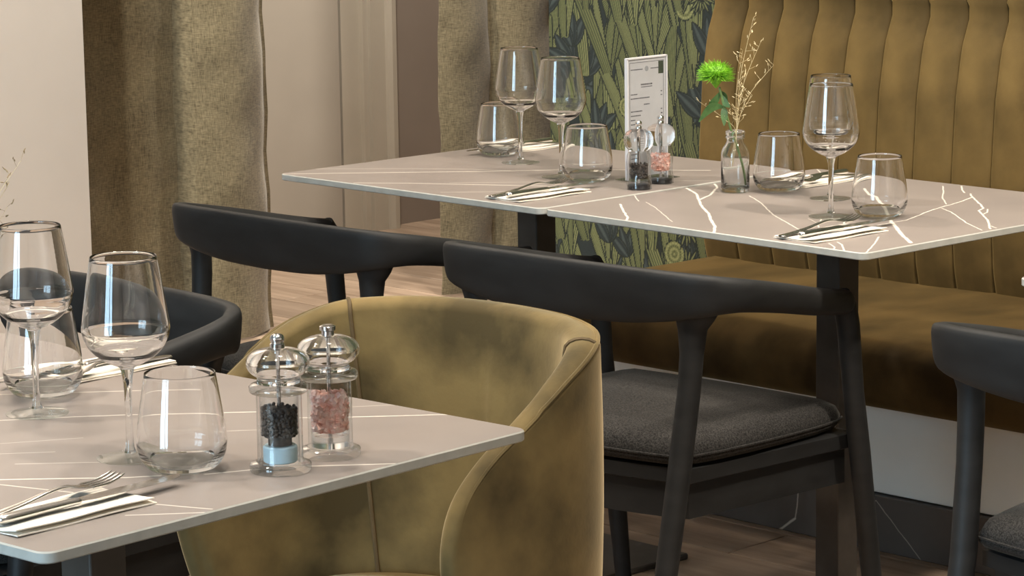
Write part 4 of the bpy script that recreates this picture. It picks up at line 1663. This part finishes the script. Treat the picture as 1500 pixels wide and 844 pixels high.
# x, y of the diner's end of the napkin, direction, where
settings = [(-2.291, 1.540, 3.1, 'at the front of the foreground table'),
            (-2.857, 2.178, 183.1, 'at the back of the foreground table'),
            (-3.538, 3.464, -1.0, 'at the front of the table by the opening'),
            (-4.030, 4.100, 179.0, 'on the far table before the linen curtain'),
            (-2.861, 3.440, -2.0, 'at the front of the jagged veined table'),
            (-3.268, 4.092, 178.0, 'on the bench side of the jagged veined table')]
for i, (x, y, deg, where) in enumerate(settings):
    a = R_(deg)
    o = nap if i == 0 else dup(nap)
    tag(o, 'cream napkin ' + where, 'napkin', 'folded napkins')
    place(o, (x, y, 0.7501), a)
    ux, uy = math.cos(a), math.sin(a)
    vx_, vy_ = -math.sin(a), math.cos(a)
    zt = 0.7501 + 0.0049
    o = kni if i == 0 else dup(kni)
    tag(o, 'steel knife ' + where, 'knife', 'steel cutlery')
    place(o, (x + ux * 0.006 + vx_ * 0.006, y + uy * 0.006 + vy_ * 0.006, zt), a + R_(0.5))
    o = frk if i == 0 else dup(frk)
    tag(o, 'steel fork ' + where, 'fork', 'steel cutlery')
    place(o, (x - ux * 0.022 + vx_ * -0.008, y - uy * 0.022 + vy_ * -0.008, zt - 0.0015), a + R_(3.5))


# ------------------------------------------------------------------ menu card stand
mr = empty('menu_stand', (-3.538, 3.782, 0.7502), 0)
tag(mr, 'upright acrylic menu stand with a printed white card behind the small mills', 'menu')
MW, MH = 0.105, 0.222
bevel_box('card', (0.0005, 0.002, 0.006), (0.0013, MW - 0.002, MH - 0.002), M['white_paper'], mr, 0)
bevel_box('holder', (-0.0025, 0, 0.002), (0.0003, MW, MH), M['acrylic'], mr, 0)
o = bevel_box('holder_cover', (0.0022, 0, 0.002), (0.0032, MW, MH), M['acrylic'], mr, 0)
bevel_box('stand_foot', (-0.03, 0, 0.0), (0.035, MW, 0.0018), M['acrylic'], mr, 0.0004, 1)
# rims of the acrylic
b = MB()
b.box((-0.003, -0.0015, 0.002), (0.0036, 0.0015, MH + 0.001))
b.box((-0.003, MW - 0.0015, 0.002), (0.0036, MW + 0.0015, MH + 0.001))
b.box((-0.003, 0, MH - 0.0015), (0.0036, MW, MH + 0.0015))
b.build('rim', M['white_paper'], mr, smooth=False)
card = [c for c in mr.children if c.name.startswith('card')][0]
xs = 0.0014


def ink(name, y0, y1, z0, z1, mat='ink'):
    b = MB()
    b.box((xs - 0.0002, y0, z0), (xs + 0.0001, y1, z1))
    b.build(name, M[mat], card, smooth=False)


ink('rule', 0.010, 0.042, 0.2005, 0.2020)
ink('rule', 0.063, 0.085, 0.2005, 0.2020)
ink('border', 0.007, 0.0078, 0.006, 0.214)
ink('border', MW - 0.0078, MW - 0.007, 0.006, 0.214)
ink('border', 0.007, MW - 0.007, 0.2135, 0.2143)
b = MB()
b.lathe([(0.0001, 0), (0.005, 0), (0.005, 0.0002), (0.0001, 0.0002)], 20, cap=False)
M['ink_pale'] = noise_mat('ink_pale', srgb(170, 170, 174), srgb(180, 180, 184), 60, 0.8)
o = b.build('emblem', M['ink_pale'], card)
o.rotation_euler = (0, R_(90), 0)
o.location = (xs - 0.0001, 0.0525, 0.2015)
ink('green_corner', 0.084, 0.097, 0.190, 0.213, 'dark_green_print')
rl = random.Random(3)


def textline(y0, y1, z, h=0.0019):
    y = y0
    b = MB()
    while y < y1:
        w_ = rl.uniform(0.0016, 0.005)
        e = min(y + w_, y1)
        b.box((xs - 0.0002, y, z), (xs + 0.0001, e, z + h))
        y = e + 0.0009
    b.build('text_line', M['ink'], card, smooth=False)


textline(0.037, 0.068, 0.172, 0.0026)
textline(0.038, 0.067, 0.168, 0.0016)
textline(0.010, 0.028, 0.1555)
textline(0.010, 0.060, 0.1480)
textline(0.045, 0.060, 0.136)
for k, ln in enumerate((0.030, 0.026, 0.012, 0.018, 0.020, 0.020, 0.016, 0.014, 0.008, 0.022, 0.018, 0.02, 0.015, 0.02, 0.013)):
    z = 0.1245 - k * 0.0078
    textline(0.010, 0.010 + ln, z)
    textline(0.090, 0.0945, z)
textline(0.090, 0.0945, 0.157)
textline(0.090, 0.0945, 0.150)


# ------------------------------------------------------------------ bottle, flower, dried grass
RX, RY = 0.7034, 0.7106


def make_bottle():
    root = empty('glass_bottle', (0, 0, 0))
    b = MB()
    outer = [(0.0001, 0.0), (0.0225, 0.0), (0.0248, 0.002), (0.0252, 0.006), (0.0252, 0.066), (0.0245, 0.072), (0.0215, 0.079), (0.0172, 0.085), (0.0152, 0.090), (0.0148, 0.094), (0.0172, 0.0955),
             (0.0172, 0.0985), (0.0150, 0.1), (0.0172, 0.1015), (0.0172, 0.1065), (0.0160, 0.1085)]
    inner = [(0.0138, 0.1085), (0.0132, 0.1), (0.0132, 0.090), (0.0155, 0.0835), (0.02, 0.077), (0.0228, 0.070), (0.0234, 0.064), (0.0234, 0.007), (0.021, 0.0045), (0.0001, 0.0045)]
    b.lathe(outer + inner, 48, cap=False)
    o = b.build('bottle_wall', M['glass'], root, angle=60)
    o.data.materials.append(M['glass_base'])
    for p in o.data.polygons:
        if p.center.z < 0.008 and math.hypot(p.center.x, p.center.y) < 0.0235:
            p.material_index = 1
    b = MB()
    b.lathe([(0.0001, 0.0048), (0.0208, 0.0048), (0.0231, 0.0075), (0.0231, 0.062), (0.0001, 0.062)], 40, cap=False)
    b.build('water', M['water'], root, angle=60)
    return root


def lat(l, dpt, z):
    # l sideways, dpt in depth, z up
    return (RX * l - RY * dpt, RY * l + RX * dpt, z)


def make_flower():
    root = empty('green_flower', (0, 0, 0))
    b = MB()
    pts = [lat(0.020, 0.0, 0.008), lat(0.012, 0.002, 0.05), lat(0.000, 0.004, 0.09), lat(-0.009, 0.002, 0.115), lat(-0.019, 0.0, 0.150), lat(-0.028, -0.002, 0.185)]
    b.tube([tuple(p) for p in catmull(pts, 5)], 0.0021, 10)
    b.build('stem', M['stem'], root)
    c = Vector(lat(-0.034, -0.003, 0.205))
    b = MB()
    rr = random.Random(9)
    for k in range(620):
        z = rr.uniform(-0.35, 1.0)
        a = rr.uniform(0, 2 * math.pi)
        s = math.sqrt(max(0, 1 - z * z))
        d_ = Vector((s * math.cos(a), s * math.sin(a), z * 0.85)).normalized()
        l = 0.035 * rr.uniform(0.78, 1.08) * (0.85 + 0.15 * s)
        t_ = d_.orthogonal().normalized()
        u_ = d_.cross(t_)
        p0 = c + d_ * 0.010
        p1 = c + d_ * l * 0.65 + t_ * rr.uniform(-.002, .002)
        p2 = c + d_ * l + t_ * rr.uniform(-.003, .003) + u_ * rr.uniform(-.003, .003)
        w0 = 0.0011
        vs__ = []
        for p_, w_ in ((p0, w0), (p1, w0 * 0.9)):
            for q in range(3):
                an = 2 * math.pi * q / 3
                vs__.append(p_ + (t_ * math.cos(an) + u_ * math.sin(an)) * w_)
        vs__.append(p2)
        b.add(vs__, [(0, 1, 4, 3), (1, 2, 5, 4), (2, 0, 3, 5), (3, 4, 6), (4, 5, 6), (5, 3, 6)])
    k0 = len(b.v)
    b2 = MB()
    h = b.build('flower_head', M['petal'], root, smooth=False)
    b = MB()
    b.lathe([(0.0001, -0.022), (0.004, -0.018), (0.012, -0.008), (0.02, 0.002), (0.022, 0.01), (0.018, 0.018), (0.0001, 0.022)], 20, cap=False)
    o = b.build('flower_core', M['petal'], h)
    o.location = c
    # leaves
    for (p0, p1, w, sag) in ((lat(-0.024, 0, 0.172), lat(-0.010, -0.008, 0.150), 0.005, -0.004), (lat(-0.026, 0, 0.176), lat(-0.046, 0.004, 0.155), 0.006, -0.006),
                             (lat(-0.019, 0, 0.150), lat(-0.064, -0.004, 0.125), 0.0075, 0.012), (lat(-0.019, 0, 0.150), lat(-0.020, -0.01, 0.118), 0.006, 0.004),
                             (lat(-0.026, 0, 0.178), lat(-0.013, 0.010, 0.160), 0.005, 0.0)):
        p0 = Vector(p0)
        p1 = Vector(p1)
        ax = (p1 - p0).normalized()
        side = ax.cross(Vector((RY * -1, RX, 0.2))).normalized()
        P = []
        for i in range(9):
            u = i / 8
            w_ = w * math.sin(math.pi * min(1, u * 0.93 + 0.05)) ** 0.9 + 0.0004
            cc = p0.lerp(p1, u) + Vector((0, 0, sag * math.sin(math.pi * u)))
            nn = ax.cross(side)
            P.append([cc - side * w_, cc + nn * (-0.0012), cc + side * w_, cc + nn * (-0.0004)])
        b = MB()
        b.grid(P, closed_v=True)
        b.build('leaf', M['leaf'], root, angle=60)
    return root


def make_grass(mat_seed, seedn=5, dense=True, sprigs=None):
    root = empty('dried_grass', (0, 0, 0))
    rr = random.Random(seedn)
    sprigs = sprigs or [((0.033, 0.01, 0.305), 0.010, 0.45), ((0.043, -0.01, 0.262), 0.012, 0.45), ((0.068, 0.006, 0.222), 0.02, 0.5), ((0.014, 0.012, 0.17), 0.004, 0.6), ((0.012, -0.015, 0.25), 0.002, 0.4), ((0.03, 0.0, 0.17), 0.01, 0.6), ((-0.058, 0.02, 0.155), -0.02, 0.5)]
    for (tip, mid, frac) in sprigs:
        pts = [lat(-0.006 + rr.uniform(-.004, .004), rr.uniform(-.006, .006), 0.045), lat(0.002, rr.uniform(-.006, .006), 0.104), lat(mid, tip[1] * .5, 0.104 + (tip[2] - 0.104) * 0.5), lat(*tip)]
        cv = [tuple(p) for p in catmull(pts, 8)]
        b = MB()
        b.tube(cv, [0.00035] * (len(cv) - 6) + [0.0003, 0.0003, 0.0003, 0.0002, 0.0002, 0.0002], 5)
        st = b.build('stalk', M['straw'], root)
        b = MB()
        n0 = int(len(cv) * (1 - frac))
        for i in range(max(n0, 11), len(cv)):
            for q in range(2 if dense else 1):
                base = Vector(cv[i])
                dr = Vector(lat(rr.uniform(-1, 1), rr.uniform(-1, 1), rr.uniform(0.1, 1.3))).normalized()
                ln = rr.uniform(0.006, 0.02) * (1.25 - 0.7 * (i - n0) / max(1, len(cv) - n0))
                e = base + dr * ln
                b.tube([base, e], 0.0002, 4)
                for w in range(rr.randint(1, 2)):
                    s0 = base + dr * ln * (1 - 0.28 * w) + Vector((rr.uniform(-.002, .002), rr.uniform(-.002, .002), rr.uniform(-.001, .001)))
                    d2 = (dr + Vector((rr.uniform(-.4, .4), rr.uniform(-.4, .4), rr.uniform(-.2, .5)))).normalized()
                    b.tube([s0, s0 + d2 * 0.0015, s0 + d2 * 0.004, s0 + d2 * 0.0058], [0.0002, 0.0007, 0.0006, 0.0002], 5)
        o = b.build('seed_head', mat_seed, st)
        o['kind'] = 'stuff'
    return root


bt = make_bottle()
tag(bt, 'small clear glass bottle holding the green flower', 'bottle', 'glass flower bottles')
place(bt, (-3.300, 3.806, 0.7502))
fw = make_flower()
tag(fw, 'bright green pompom flower with dark leaves in the small bottle', 'flower')
place(fw, (-3.300, 3.806, 0.7502))
gr = make_grass(M['straw'], 5, False)
tag(gr, 'pale dried grass sprigs rising beside the green flower', 'dried grass', 'dried grass bunches')
place(gr, (-3.300, 3.806, 0.7502))
BN = (-2.812, 1.848, 0.7502)
bt2 = dup(bt)
bt2['label'] = 'glass flower bottle just beyond the left edge on the foreground table'
place(bt2, BN)
gr2 = make_grass(M['seed_dark'], 6, False, [((0.092, 0.0, 0.288), 0.03, 0.35), ((0.076, 0.01, 0.262), 0.03, 0.3), ((0.076, -0.01, 0.236), 0.035, 0.3),
                                             ((0.070, 0.0, 0.212), 0.03, 0.3), ((0.02, 0.02, 0.30), 0.005, 0.5)])
tag(gr2, 'thin dried grass tips before the white wall at the left edge', 'dried grass', 'dried grass bunches')
place(gr2, BN)
